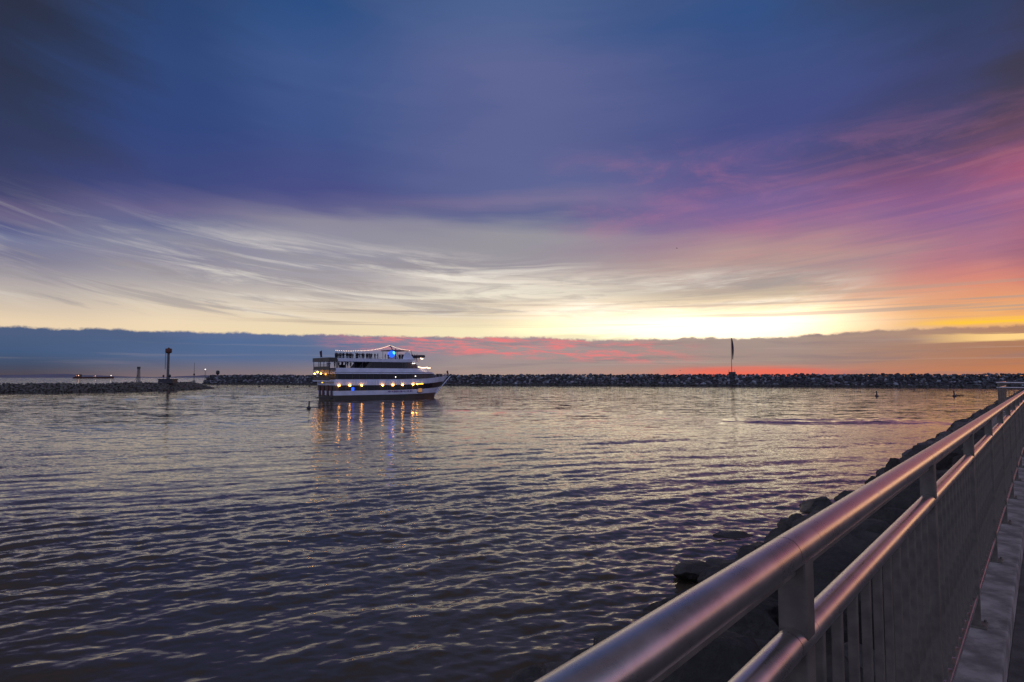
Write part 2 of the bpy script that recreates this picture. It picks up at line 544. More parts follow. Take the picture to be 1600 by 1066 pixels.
M = {
    'alu': brushed_aluminium(),
    'post': mat('weathered_metal_post', (0.17, 0.145, 0.112), 0.55, 0.35, 0.25, 14.0),
    'concrete': mat('kerb_concrete', (0.30, 0.255, 0.215), 0.9, 0, 0.45, 5.0, 0.004, 60.0),
    'walk': mat('walkway_asphalt', (0.10, 0.088, 0.075), 0.9, 0, 0.3, 6.0, 0.004, 90.0),
    'soil': mat('embankment_soil', (0.09, 0.078, 0.064), 0.95, 0, 0.3, 1.0, 0.05, 4.0),
    'white': mat('ship_white_paint', (0.68, 0.73, 0.86), 0.35, 0, 0.10, 0.6),
    'black': mat('ship_black_paint_and_shade', (0.052, 0.046, 0.040), 0.4, 0, 0.2, 0.7),  # real hull paint, also used as painted shade at the stern
    'glass': mat('dark_window_glass', (0.018, 0.018, 0.02), 0.12, 0, 0.1, 1.0),
    'deck': mat('ship_deck', (0.16, 0.15, 0.14), 0.8, 0, 0.2, 2.0),
    'dark_metal': mat('dark_metal', (0.05, 0.05, 0.055), 0.5, 0.3, 0.2, 4.0),
    'rust': mat('rusty_red_steel', (0.13, 0.05, 0.035), 0.7, 0.2, 0.3, 3.0),
    'grey_steel': mat('grey_steel', (0.10, 0.105, 0.11), 0.6, 0.2, 0.2, 2.0),
    'letter': mat('pale_lettering', (0.85, 0.87, 0.9), 0.4, 0, 0.05, 2.0),
    'letter_blue': mat('violet_lettering', (0.16, 0.12, 0.30), 0.4, 0, 0.05, 2.0),
    'warm': mat('warm_lamp', (1, 0.7, 0.3), 0.5, emit=(1.0, 0.40, 0.05), estr=30.0),
    'amber': mat('amber_lamp', (1, 0.6, 0.1), 0.5, emit=(1.0, 0.50, 0.03), estr=3.0),
    'string': mat('string_bulb', (1, 0.9, 0.7), 0.5, emit=(1.0, 0.62, 0.38), estr=3.2),
    'cool': mat('white_lamp', (1, 1, 1), 0.5, emit=(1.0, 0.90, 0.8), estr=6.0),
    'blue': mat('blue_lamp', (0.05, 0.1, 1), 0.5, emit=(0.01, 0.10, 1.0), estr=1.6),
    'blue_hot': mat('bright_blue_lamp', (0.1, 0.4, 1), 0.5, emit=(0.05, 0.42, 1.0), estr=3.0),
    'glow': mat('lit_cabin_wall', (0.5, 0.3, 0.12), 0.7, emit=(1.0, 0.45, 0.12), estr=0.25),
    'flag': mat('dark_flag_cloth', (0.06, 0.045, 0.06), 0.9, 0, 0.3, 3.0),
    'bird': mat('bird_feathers', (0.06, 0.055, 0.055), 0.9, 0, 0.2, 4.0),
    'hill': mat('far_hill', (0.20, 0.19, 0.25), 1.0, 0, 0.1, 0.001),  # distance haze is put into the hill colour
    'skin': mat('skin', (0.30, 0.18, 0.13), 0.6),
    'cloth_a': mat('black_cloth', (0.02, 0.02, 0.024), 0.9),
    'cloth_b': mat('navy_cloth', (0.025, 0.03, 0.06), 0.9),
    'cloth_c': mat('maroon_cloth', (0.07, 0.02, 0.025), 0.9),
    'trousers': mat('dark_trousers', (0.02, 0.02, 0.022), 0.9),
    'log': mat('wet_timber', (0.04, 0.03, 0.022), 0.7, 0, 0.3, 3.0),
    'buoy_white': mat('buoy_white_paint', (0.6, 0.6, 0.6), 0.5),
}
M['rock'] = rock_material('riprap_stone', (0.046, 0.040, 0.033), (0.125, 0.11, 0.092), 0.35, wet=(0.05, 0.045, 0.036))
M['rock_far'] = rock_material('breakwater_stone', (0.34, 0.34, 0.36), (0.62, 0.62, 0.64), 0.9, wet=(0.06, 0.055, 0.045), attr='tone', scale=0.4)
M['rock_dark'] = rock_material('dark_breakwater_stone', (0.115, 0.105, 0.088), (0.155, 0.142, 0.118), 0.7, wet=(0.09, 0.082, 0.066), attr='tone', scale=0.4)

# ------------------------------------------------------------------ water
def build_water():
    nr = np.random.RandomState(5)
    # radii
    rs = [2.5]
    while rs[-1] < 45000:
        r = rs[-1]
        dr = max(0.05, r * r * 0.00017)
        dr = min(dr, r * 0.16)
        rs.append(r + dr)
    rs = np.array(rs)
    th = np.linspace(R(-75), R(75), 1000)
    drr = np.gradient(rs)
    RR, TT = np.meshgrid(rs, th, indexing='ij')
    X = RR * np.sin(TT)
    Y = RR * np.cos(TT)
    DR = np.repeat(drr[:, None], len(th), 1)
    H = np.zeros_like(X)
    # slow patches of stronger and weaker chop
    pat = np.zeros_like(X)
    for _ in range(10):
        lam = nr.uniform(14, 60)
        a = nr.uniform(0, 2 * np.pi)
        pat += np.sin((X * np.cos(a) + Y * np.sin(a)) * 2 * np.pi / lam + nr.uniform(0, 6.28))
    pat = np.clip(1.05 + 0.17 * pat, 0.55, 1.7)
    # chop: wave train running mostly towards the viewer
    N = 105
    for i in range(N):
        lam = 0.27 * (8.0 / 0.27) ** (i / (N - 1.0))
        lam *= nr.uniform(0.92, 1.08)
        spread = 0.30 if lam > 1.2 else 0.62
        a = R(-66) + nr.normal(0, spread)
        k = 2 * np.pi / lam
        slope = 0.0185 * (1.0 if lam < 0.9 else (0.9 / lam) ** 0.72)
        amp = slope / k
        att = np.clip((lam / DR - 2.5) / 2.5, 0, 1)
        if att.max() <= 0: continue
        ph = (X * np.cos(a) + Y * np.sin(a)) * k + nr.uniform(0, 6.28)
        # slowly bending fronts
        ph += 0.9 * np.sin(X * 0.11 + nr.uniform(0, 6.28)) * np.sin(Y * 0.09 + nr.uniform(0, 6.28))
        sharp = np.sin(ph) + 0.28 * np.cos(2 * ph)
        H += amp * att * sharp * pat
    # wakes of passing boats: long low swells
    def wake(x0, y0, x1, y1, h, w, n=2, gap=5.0):
        dx, dy = x1 - x0, y1 - y0
        L = math.hypot(dx, dy)
        ux, uy = dx / L, dy / L
        s = ((X - x0) * ux + (Y - y0) * uy) / L
        q = -(X - x0) * uy + (Y - y0) * ux
        q = q + 1.6 * np.sin(s * 7 + x0)
        env = np.clip(s / 0.2, 0, 1) * np.clip((1 - s) / 0.25, 0, 1)
        out = 0
        for j in range(n):
            out = out + np.exp(-((q - j * gap) / w) ** 2) * (0.75 ** j)
        return h * env * out
    H += wake(24, 82, 58, 78, 0.30, 1.6, 2, 5.5)
    H += wake(-190, 196, -40, 190, 0.20, 1.6, 3, 9)
    H += wake(-175, 160, -60, 168, 0.18, 1.4, 2, 7)
    H += wake(-22, 100, 20, 108, 0.10, 1.4, 2, 5)
    nR, nT = X.shape
    verts = np.stack([X, Y, H], -1).reshape(-1, 3)
    idx = np.arange(nR * nT).reshape(nR, nT)
    quads = np.stack([idx[:-1, :-1], idx[:-1, 1:], idx[1:, 1:], idx[1:, :-1]], -1).reshape(-1, 4)
    me = bpy.data.meshes.new('water')
    me.vertices.add(len(verts))
    me.vertices.foreach_set('co', verts.ravel())
    me.loops.add(quads.size)
    me.loops.foreach_set('vertex_index', quads[:, ::-1].ravel())
    me.polygons.add(len(quads))
    me.polygons.foreach_set('loop_start', np.arange(0, quads.size, 4))
    me.polygons.foreach_set('use_smooth', np.ones(len(quads), bool))
    me.update(calc_edges=True)
    lod = np.clip((DR.reshape(-1) - 0.25) / 1.1, 0, 1).astype(np.float32)
    at_ = me.attributes.new('lod', 'FLOAT', 'POINT')
    at_.data.foreach_set('value', lod)
    ga = me.attributes.new('gust', 'FLOAT', 'POINT')
    ga.data.foreach_set('value', pat.reshape(-1).astype(np.float32))
    m = bpy.data.materials.new('harbour_water')
    m.use_nodes = True
    t = m.node_tree
    g = G(t)
    b = t.nodes['Principled BSDF']
    b.inputs['Base Color'].default_value = (0.092, 0.069, 0.042, 1)
    b.inputs['IOR'].default_value = 1.333
    b.inputs['Specular Tint'].default_value = (1.0, 0.85, 0.70, 1)   # warm tint put into the reflections, dulls the blue sky
    b.inputs['Roughness'].default_value = 0.035
    geo = t.nodes.new('ShaderNodeNewGeometry')
    mp = t.nodes.new('ShaderNodeMapping')
    mp.inputs['Rotation'].default_value = (0, 0, R(-22))
    mp.inputs['Scale'].default_value = (0.38, 1.0, 1.0)
    t.links.new(geo.outputs['Position'], mp.inputs[0])
    v = mp.outputs[0]
    a = t.nodes.new('ShaderNodeAttribute'); a.attribute_name = 'lod'
    gu = t.nodes.new('ShaderNodeAttribute'); gu.attribute_name = 'gust'
    fin = g.mul(gu.outputs['Fac'], g.sub(1.0, g.mul(a.outputs['Fac'], 0.45)))

    def slopes(scale, detail, amp, fac=None):
        n = t.nodes.new('ShaderNodeTexNoise')
        t.links.new(v, n.inputs['Vector'])
        n.inputs['Scale'].default_value = scale
        n.inputs['Detail'].default_value = detail
        n.inputs['Roughness'].default_value = 0.55
        n.inputs['Distortion'].default_value = 0.5
        s1 = t.nodes.new('ShaderNodeVectorMath'); s1.operation = 'SUBTRACT'
        t.links.new(n.outputs['Color'], s1.inputs[0])
        s1.inputs[1].default_value = (0.5, 0.5, 0.5)
        s2 = t.nodes.new('ShaderNodeVectorMath'); s2.operation = 'MULTIPLY'
        t.links.new(s1.outputs[0], s2.inputs[0])
        s2.inputs[1].default_value = (amp * 0.6, amp, 0.0)
        if fac is None: return s2.outputs[0]
        s3 = t.nodes.new('ShaderNodeVectorMath'); s3.operation = 'SCALE'
        t.links.new(s2.outputs[0], s3.inputs[0]); t.links.new(fac, s3.inputs['Scale'])
        return s3.outputs[0]

    def vadd(p_, q_):
        n = t.nodes.new('ShaderNodeVectorMath'); n.operation = 'ADD'
        t.links.new(p_, n.inputs[0]); t.links.new(q_, n.inputs[1])
        return n.outputs[0]
    # small ripples ride on the modelled waves; far off, where the waves are finer than the mesh, slopes only
    tot = vadd(vadd(vadd(slopes(4.2, 2.0, 0.23, fin), slopes(11.0, 2.0, 0.24, fin)), slopes(1.5, 3.0, 0.15)), vadd(slopes(0.42, 3.0, 0.24, a.outputs['Fac']), slopes(1.25, 3.0, 0.30, a.outputs['Fac'])))
    nn = t.nodes.new('ShaderNodeVectorMath'); nn.operation = 'NORMALIZE'
    t.links.new(vadd(geo.outputs['Normal'], tot), nn.inputs[0])
    t.links.new(nn.outputs[0], b.inputs['Normal'])
    me.materials.append(m)
    o = link('water', me)
    tag(o, 'rippled harbour water reflecting the sunset sky', 'water', kind='structure')
    return o


build_water()

# ------------------------------------------------------------------ promenade frame of reference
DV = Vector((0.832, 1.0, 0)).normalized()          # along the railing
LV = Vector((-DV.y, DV.x, 0))                      # towards the water
RAILZ = math.atan2(DV.y, DV.x)


def rp(t, l, z=0.0):
    p = DV * t + LV * l
    return Vector((p.x, p.y, z))


KERB_Z = HC - 1.386
WALK_Z = HC - 1.53
RAIL_L = 0.35
TOP_Z = HC - 0.299
MID_Z = HC - 0.455
BAR_Z = HC - 1.206
POST0, BAY = 1.2, 1.645


def sheet(name, pts, mat_, parent=None):
    me = bpy.data.meshes.new(name)
    me.from_pydata([tuple(p) for p in pts], [], [tuple(range(len(pts)))])
    me.materials.append(mat_)
    return link(name, me, parent)


# walkway slab (closed solid, lies on the embankment)
wb = MB()
vs = [rp(-14, 0.203, WALK_Z), rp(-14, -45, WALK_Z), rp(240, -45, WALK_Z), rp(240, 0.203, WALK_Z)]
lo = [v - Vector((0, 0, 0.4)) for v in vs]
wb.raw(vs + lo, [(0, 1, 2, 3), (7, 6, 5, 4), (0, 4, 5, 1), (1, 5, 6, 2), (2, 6, 7, 3), (3, 7, 4, 0)])
tag(wb.build('walkway', M['walk']), 'dark walkway behind the railing', 'walkway', kind='structure')

# embankment under the boulders, with ragged profile
em = MB()
prof = [(0.56, KERB_Z - 0.22), (1.6, 3.1), (3.4, 2.1), (5.4, 1.0), (6.9, -0.15), (10.0, -1.8), (13, -3)]
nt = 120
gv = []
for i in range(nt):
    t_ = -14 + i * 190.0 / (nt - 1)
    for l, z in prof:
        gv.append(rp(t_, l, z - 0.25 + 0.25 * mnoise.noise(Vector((t_ * 0.7, l, 0)))))
n_ = len(prof)
em.raw(gv, [(i * n_ + j, i * n_ + j + 1, (i + 1) * n_ + j + 1, (i + 1) * n_ + j) for i in range(nt - 1) for j in range(n_ - 1)], True)
EMB = tag(em.build('embankment', M['soil']), 'rocky embankment sloping from the railing to the water', 'embankment', kind='structure')

# kerb: one block per bay
kerb = empty('kerb', rp(0, 0, 0))
tag(kerb, 'grey concrete kerb carrying the railing posts', 'kerb', kind='structure')
rotz = Matrix.Rotation(RAILZ, 3, 'Z')
kb = MB().bevbox((0, 0, 0), (BAY - 0.012, 0.36, 0.40), 0.012, rotz)
kme = None
for k in range(-3, 34):
    tc_ = POST0 + (k - 0.5) * BAY + 0.02
    p = rp(tc_, 0.205 + 0.18, KERB_Z - 0.20)
    if kme is None:
        o = kb.build('concrete_block', M['concrete'], kerb, p)
        kme = o.data
    else:
        o = link('concrete_block', kme, kerb, p)

# ------------------------------------------------------------------ railing
def rail_tube(mb, p0, p1, r, n=40):
    mb.tube(p0, p1, r, n=n)


def bolted(mb, rz):
    for sx in (-1, 1):
        for sy in (-1, 1):
            c = rz @ Vector((sx * 0.046, sy * 0.041, 0))
            mb.tube((c.x, c.y, 0.010), (c.x, c.y, 0.024), 0.008, n=6, smooth=False)
    return mb


def build_railing(name, label, frame, posts, dz=0.0, pickets=True):
    """frame(t) -> point on the ground line; posts = list of t"""
    root = empty(name, frame(posts[0], KERB_Z + dz))
    tag(root, label, 'railing')
    inv = root.location.copy()
    u = (frame(1, 0) - frame(0, 0)).normalized()
    ang = math.atan2(u.y, u.x)
    rz = Matrix.Rotation(ang, 3, 'Z')
    tz, mz, bz = TOP_Z + dz, MID_Z + dz, BAR_Z + dz
    made = {}

    def share(key, nm, builder, mat_, loc, par=None):
        par = par or root
        if key in made:
            return link(nm, made[key], par, loc)
        o = builder().build(nm, mat_, par, loc)
        made[key] = o.data
        return o
    SL = 0.060
    for i, t in enumerate(posts):
        pt = frame(t, 0) - Vector((inv.x, inv.y, 0))
        po = share('post', 'post', lambda: MB().bevbox((0, 0, (tz + KERB_Z + dz) / 2 - inv.z), (0.050, 0.048, tz - KERB_Z - dz), 0.004, rz), M['post'], pt)
        share('plate', 'base_plate', lambda: bolted(MB().bevbox((0, 0, 0.006), (0.12, 0.11, 0.012), 0.003, rz), rz), M['post'], Vector((0, 0, 0)), po)
        share('sl', 'rail_sleeve', lambda: MB().tube(-u * SL + Vector((0, 0, tz - inv.z)), u * SL + Vector((0, 0, tz - inv.z)), 0.0292, n=48), M['alu'], pt)
        share('slm', 'rail_sleeve', lambda: MB().tube(-u * 0.05 + Vector((0, 0, mz - inv.z)), u * 0.05 + Vector((0, 0, mz - inv.z)), 0.0252, n=40), M['alu'], pt)
        if i + 1 < len(posts):
            L = posts[i + 1] - t
            key = round(L, 3)
            share(('t', key), 'top_rail', lambda: MB().tube(u * (SL + 0.0015) + Vector((0, 0, tz - inv.z)), u * (L - SL - 0.0015) + Vector((0, 0, tz - inv.z)), 0.0290, n=48), M['alu'], pt)
            share(('lip', key), 'rail_channel', lambda: MB().bevbox(u * (L / 2) + Vector((0, 0, tz - 0.034 - inv.z)), (L - 0.05, 0.018, 0.012), 0.002, rz), M['post'], pt)
            share(('m', key), 'middle_rail', lambda: MB().tube(u * 0.0515 + Vector((0, 0, mz - inv.z)), u * (L - 0.0515) + Vector((0, 0, mz - inv.z)), 0.0250, n=40), M['alu'], pt)
            share(('b', key), 'bottom_rail', lambda: MB().bevbox(u * (L / 2) + Vector((0, 0, bz - 0.014 - inv.z)), (L - 0.044, 0.040, 0.028), 0.005, rz), M['alu'], pt)
            if pickets:
                npk = max(1, int(round(L / 0.138)))
                for j in range(1, npk):
                    pp = frame(t + L * j / npk, 0) - Vector((inv.x, inv.y, 0))
                    share('pk', 'picket', lambda: MB().bevbox((0, 0, (mz + bz) / 2 - inv.z), (0.020, 0.020, mz - bz - 0.012), 0.003, rz), M['post'], pp)
    return root


main_posts = [POST0 + BAY * k for k in range(-2, 16)]
build_railing('railing', 'long brushed metal railing with twin round rails beside the walkway', lambda t, z: rp(t, RAIL_L, z), main_posts)
TB = main_posts[-1]
# viewing bay further along, its deck a little higher and further out
DZ = 0.13
pb = MB()
vs = [rp(TB - 0.2, 0.06, KERB_Z + DZ), rp(TB + 4.8, 0.06, KERB_Z + DZ), rp(TB + 4.8, 1.42, KERB_Z + DZ), rp(TB - 0.2, 1.42, KERB_Z + DZ)]
lo = [v - Vector((0, 0, 0.6)) for v in vs]
pb.raw(vs + lo, [(0, 3, 2, 1)[::-1], (4, 5, 6, 7)[::-1], (0, 1, 5, 4)[::-1], (1, 2, 6, 5)[::-1], (2, 3, 7, 6)[::-1], (3, 0, 4, 7)[::-1]])
tag(pb.build('viewing_platform', M['concrete']), 'concrete viewing platform jutting out beside the far end of the railing', 'platform', kind='structure')
plat = build_railing('platform_railing', 'short railing across the near side of the far viewing platform', lambda t, z: rp(TB + 0.02, 1.17 - t, z), [0.0, 0.78], DZ)
build_railing('platform_railing', 'railing along the water side of the far viewing platform', lambda t, z: rp(TB + 0.10 + t, 1.17, z), [0.0, 1.5, 3.0, 4.5], DZ)

# ------------------------------------------------------------------ boulders
def boulder_mesh(seed, sub, name, cuts=11, rough=0.10):
    r = random.Random(seed)
    bm = bmesh.new()
    bmesh.ops.create_icosphere(bm, subdivisions=sub, radius=1.0)
    planes = []
    for _ in range(cuts):
        n = Vector((r.gauss(0, 1), r.gauss(0, 1), r.gauss(0, 1))).normalized()
        planes.append((n, r.uniform(0.44, 0.80)))
    sc = Vector((r.uniform(0.9, 1.35), r.uniform(0.75, 1.1), r.uniform(0.6, 0.9)))
    off = Vector((r.uniform(0, 50), 0, 0))
    for v in bm.verts:
        co = v.co.copy()
        for n, d in planes:
            k = co.dot(n) - d
            if k > 0: co -= n * k * 0.985
        nn = co.normalized()
        co += nn * (mnoise.noise(co * 1.7 + off) * rough + mnoise.noise(co * 4.5 + off) * rough * 0.45)
        v.co = Vector((co.x * sc.x, co.y * sc.y, co.z * sc.z))
    me = bpy.data.meshes.new(name)
    bm.to_mesh(me)
    bm.free()
    me.polygons.foreach_set('use_smooth', [False] * len(me.polygons))
    return me


def slope_z(l):
    for (l0, z0), (l1, z1) in zip(prof, prof[1:]):
        if l0 <= l <= l1:
            return z0 + (z1 - z0) * (l - l0) / (l1 - l0)
    return prof[-1][1]


protos = []
for k in range(9):
    me = boulder_mesh(100 + k, 4, 'boulder')
    me.materials.append(M['rock'])
    protos.append(me)
cnt = 0
rr = random.Random(3)
t_ = -3.0
while t_ < 44 and cnt < 296:
    l = 0.95
    while l < 8.6 and cnt < 296:
        jt, jl = t_ + rr.uniform(-0.5, 0.5), l + rr.uniform(-0.35, 0.35)
        s = rr.uniform(0.5, 0.86) * (1.0 if l > 1.3 else 0.62)
        edge = 6.35 + 0.9 * mnoise.noise(Vector((jt * 0.23, 4.0, 0))) + 0.5 * mnoise.noise(Vector((jt * 0.6, 9.0, 0)))
        l += rr.uniform(1.0, 1.5)
        if jl > edge + 0.3: continue
        z = slope_z(jl) + 0.05 + rr.uniform(-0.1, 0.22)
        if jl > edge - 0.9: z = max(z, rr.uniform(-0.15, 0.35))
        o = link('boulder', protos[rr.randrange(9)], EMB, rp(jt, jl, min(z, KERB_Z - 0.45 - 0.3 * s)))
        o.rotation_euler = (rr.uniform(-0.5, 0.5), rr.uniform(-0.5, 0.5), rr.uniform(0, 6.28))
        o.scale = (s, s, s * rr.uniform(0.8, 1.1))
        cnt += 1
    t_ += 1.22
T_END = t_
# a few that stand out at the water's edge
for px, py, s in ((1092, 905, 0.72), (1278, 797, 0.85), (1392, 741, 0.8), (1190, 868, 0.7)):
    p = on_water(px, py)
    o = link('boulder', protos[rr.randrange(9)], EMB, (p.x, p.y, 0.15))
    o.rotation_euler = (rr.uniform(-0.3, 0.3), rr.uniform(-0.3, 0.3), rr.uniform(0, 6.28))
    o.scale = (s * 1.3, s, s * 0.62)
p = on_water(1155, 836)
ro = link('boulder', protos[2], None, (p.x, p.y, -0.28))
ro.scale = (1.1, 0.7, 0.55)
ro.name = 'rock'
tag(ro, 'low dark rock awash in the water off the near bank', 'rock')


def scatter_boulders(name, items, mat_, parent, seed, tones=None):
    """items: (pos, size) -> one joined mesh with per-stone tone"""
    r = random.Random(seed)
    base = []
    for k in range(8):
        me = boulder_mesh(seed * 31 + k, 2, 'tmp', cuts=9, rough=0.12)
        vv = np.empty(len(me.vertices) * 3); me.vertices.foreach_get('co', vv)
        ff = np.empty(len(me.polygons) * 3, int); me.loops.foreach_get('vertex_index', ff)
        base.append((vv.reshape(-1, 3), ff.reshape(-1, 3)))
        bpy.data.meshes.remove(me)
    V, Fc, T = [], [], []
    b = 0
    for p, s in items:
        vv, ff = base[r.randrange(8)]
        rot = np.array(Matrix.Rotation(r.uniform(0, 6.28), 3, 'Z') @ Matrix.Rotation(r.uniform(-0.6, 0.6), 3, 'X') @ Matrix.Rotation(r.uniform(-0.6, 0.6), 3, 'Y'))
        w = vv @ rot.T * s + np.array(p)
        V.append(w); Fc.append(ff + b); b += len(w)
        tn = r.choice(tones)
        T.append(np.tile(np.array([tn * r.uniform(.9, 1.1), tn * r.uniform(.93, 1.05), tn * 1.0, 1.0]), (len(w), 1)))
    V = np.concatenate(V); Fc = np.concatenate(Fc); T = np.concatenate(T)
    me = bpy.data.meshes.new(name)
    me.from_pydata(V.tolist(), [], Fc.tolist())
    a = me.color_attributes.new('tone', 'FLOAT_COLOR', 'POINT')
    a.data.foreach_set('color', T.astype(np.float32).ravel())
    me.materials.append(mat_)
    o = link(name, me, parent)
    o['kind'] = 'stuff'
    return o


# rest of the near bank, too far to pick stones apart
items = []
t_ = T_END
while t_ < 170:
    l = 2.0
    while l < 8.4:
        jt, jl = t_ + rr.uniform(-0.6, 0.6), l + rr.uniform(-0.4, 0.4)
        edge = 6.3 + 0.9 * mnoise.noise(Vector((jt * 0.13, 4.0, 0))) + 0.6 * mnoise.noise(Vector((jt * 0.4, 9.0, 0)))
        l += 1.4
        if jl > edge + 0.3: continue
        z = max(slope_z(jl), -0.1) + rr.uniform(-0.1, 0.25)
        items.append((rp(jt, jl, z), rr.uniform(0.7, 1.15)))
    t_ += 1.4
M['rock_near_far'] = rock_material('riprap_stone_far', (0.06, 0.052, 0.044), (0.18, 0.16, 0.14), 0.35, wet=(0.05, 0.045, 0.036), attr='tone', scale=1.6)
scatter_boulders('boulders', items, M['rock_near_far'], EMB, 4, (0.5, 0.8, 1.0, 1.2))

# ------------------------------------------------------------------ breakwaters
def breakwater(name, label, path, crest, half, mat_, size, step, tones, seed, taper=0.0):
    """path: polyline of the near waterline; the mound rises away from the viewer"""
    root = empty(name, (path[0][0], path[0][1], 0))
    tag(root, label, 'breakwater')
    r = random.Random(seed)
    items, core = [], MB()
    pts = []
    for (x0, y0), (x1, y1) in zip(path, path[1:]):
        L = math.hypot(x1 - x0, y1 - y0)
        n = max(1, int(L / step))
        for i in range(n):
            f = i / n
            pts.append((x0 + (x1 - x0) * f, y0 + (y1 - y0) * f, (x1 - x0) / L, (y1 - y0) / L))
    tot = len(pts)
    ring = []
    for i, (x, y, ux, uy) in enumerate(pts):
        k = 1.0
        if taper: k = min(1.0, max(0.0, (tot - 1 - i) * step / taper)) ** 0.6
        nx, ny = -uy, ux
        if -0.35 * nx + 0.94 * ny < 0: nx, ny = -nx, -ny
        h = crest * k + (0.55 if not taper else 0.3) * mnoise.noise(Vector((i * step * 0.05, seed, 0)))
        rows = max(3, int(crest / (size * 0.72)) + 1)
        for j in range(rows + 3):
            f = min(1.0, j / rows)
            back = max(0, j - rows)
            d = f * half * k + back * size * 1.1
            z = -0.3 + (h + 0.1) * f - 0.35 * size
            jit = r.uniform(-0.45, 0.45) * step
            s = size * r.uniform(0.45, 1.1) * (0.85 if j >= rows else 1.0) * (1.35 if r.random() < 0.06 else 1.0)
            items.append(((x + nx * d + ux * jit - root.location.x, y + ny * d + uy * jit - root.location.y, z + r.uniform(-0.2, 0.25) * size), s))
        for d, z in ((-2.0, -2.0), (half * k, max(-0.5, h - size * 0.9)), (half * k + 5, max(-0.5, h - size * 0.9)), (half * k * 2 + 7, -2.0)):
            ring.append((x + nx * d - root.location.x, y + ny * d - root.location.y, z))
    core.raw(ring, [(i * 4 + j, (i + 1) * 4 + j, (i + 1) * 4 + j + 1, i * 4 + j + 1) for i in range(tot - 1) for j in range(3)])
    core.build('core', mat_dark_core, root)
    scatter_boulders('boulders', items, mat_, root, seed, tones)
    return root


mat_dark_core = mat('breakwater_core', (0.06, 0.055, 0.045), 0.95, 0, 0.3, 0.2)
# long outer breakwater, from behind the ship to beyond the right edge
bpix = [(316, 600.2), (500, 600.8), (703, 601.8), (900, 602.4), (1143, 603.2), (1350, 604.4), (1555, 605.6), (1800, 607.0), (2300, 610.5), (3200, 616.0)]
bpath = [(on_water(*p).x, on_water(*p).y) for p in bpix]
breakwater('breakwater', 'long breakwater of pale boulders along the horizon behind the ship', bpath, 7.7, 9.0, M['rock_far'], 1.4, 1.6, (0.10, 0.11, 0.12, 0.13, 0.15, 0.2, 0.3, 0.42, 0.65), 6)
# nearer dark breakwater on the left
lpix = [(-260, 617.5), (-60, 615.0), (100, 613.2), (200, 611.8), (280, 609.6), (338, 607.2)]
lpath = [(on_water(*p).x, on_water(*p).y) for p in lpix]
breakwater('breakwater', 'dark low breakwater in front of the tall light tower', lpath, 3.5, 6.0, M['rock_dark'], 0.75, 0.95, (0.95, 1.0, 1.05), 8, taper=11)

# ------------------------------------------------------------------ far hills and ship on the horizon
def hills(name, label, x0, x1, Y, hmax, seed):
    mb = MB()
    n = 70
    top, bot, bk = [], [], []
    for i in range(n):
        f = i / (n - 1)
        x = x0 + (x1 - x0) * f
        env = math.sin(math.pi * f) ** 0.6
        h = hmax * env * (0.55 + 0.45 * mnoise.fractal(Vector((f * 4 + seed, 0, 0)), 1.0, 2.0, 5)) + 2
        top.append((x, Y + 900, max(2, h))); bot.append((x, Y, -3)); bk.append((x, Y + 2200, -3))
    v = bot + top + bk
    mb.raw(v, [(i, i + 1, n + i + 1, n + i) for i in range(n - 1)] + [(n + i, n + i + 1, 2 * n + i + 1, 2 * n + i) for i in range(n - 1)], True)
    return tag(mb.build(name, M['hill']), label, 'hills', kind='structure')


hills('hills', 'faint far hills at the left end of the horizon', -14500, -8200, 14000, 120, 1.0)
hills('hills', 'faint far headland behind the light tower', -9100, -5000, 15000, 95, 4.0)
hills('hills', 'faint far hills on the horizon just astern of the ship', -6200, -3600, 15500, 80, 8.0)


def tanker():
    Y = 3600.0
    c = at(147, 590, Y)
    root = empty('cargo_ship', (c.x, Y, 0))
    tag(root, 'distant dark tanker with deck lights on the left horizon', 'ship')
    L = 226.0
    mb = MB()
    sec = []
    for f, w in ((0, .7), (.04, .95), (.1, 1), (.85, 1), (.94, .7), (1.0, .06)):
        x = -L / 2 + L * f
        hb = 16 * w
        top = 8.5 + (1.8 if f > .9 else 0)
        sec.append([(x - (3 if f == 1 else 0), -hb * .8, -2), (x, -hb, top), (x, hb, top), (x - (3 if f == 1 else 0), hb * .8, -2)])
    v = [p for s in sec for p in s]
    fs = [(i * 4 + j, (i + 1) * 4 + j, (i + 1) * 4 + (j + 1) % 4, i * 4 + (j + 1) % 4) for i in range(5) for j in range(4)] + [(3, 2, 1, 0), (20, 21, 22, 23)]
    mb.raw(v, fs)
    mb.build('hull', M['rust'], root)
    MB().box((-86, 0, 14), (18, 26, 11)).box((-84, 0, 21.5), (10, 30, 4)).build('bridge_house', M['grey_steel'], root)
    MB().box((-101, 0, 15), (7, 8, 13)).build('funnel', M['rust'], root)
    MB().tube((8, 0, 8), (8, 0, 16), 1.2, n=8).box((8, 0, 14), (14, 2, 1.4)).build('derrick', M['grey_steel'], root)
    MB().tube((98, 0, 9), (98, 0, 17), 0.9, n=8).build('foremast', M['grey_steel'], root)
    MB().box((20, 0, 9.4), (150, 2.0, 1.2)).build('deck_pipes', M['grey_steel'], root)
    for x, z, r, mt in ((-77, 17, 2.3, 'string'), (-90, 16, 1.7, 'amber'), (8, 14.5, 1.6, 'string'), (0, 12, 1.2, 'amber'), (96, 16.5, 2.2, 'cool')):
        MB().sphere((x, -15.5 if x < -60 else -1.5, z), r, 8, 6).build('deck_light', M['far_' + mt], root)


for k_, c_, e_ in (('string', (1.0, 0.55, 0.35), 2.2), ('amber', (1.0, 0.35, 0.15), 0.9), ('cool', (1.0, 0.9, 0.8), 2.6)):
    M['far_' + k_] = mat('far_%s_light' % k_, (1, .8, .6), 0.5, emit=c_, estr=e_)
tanker()

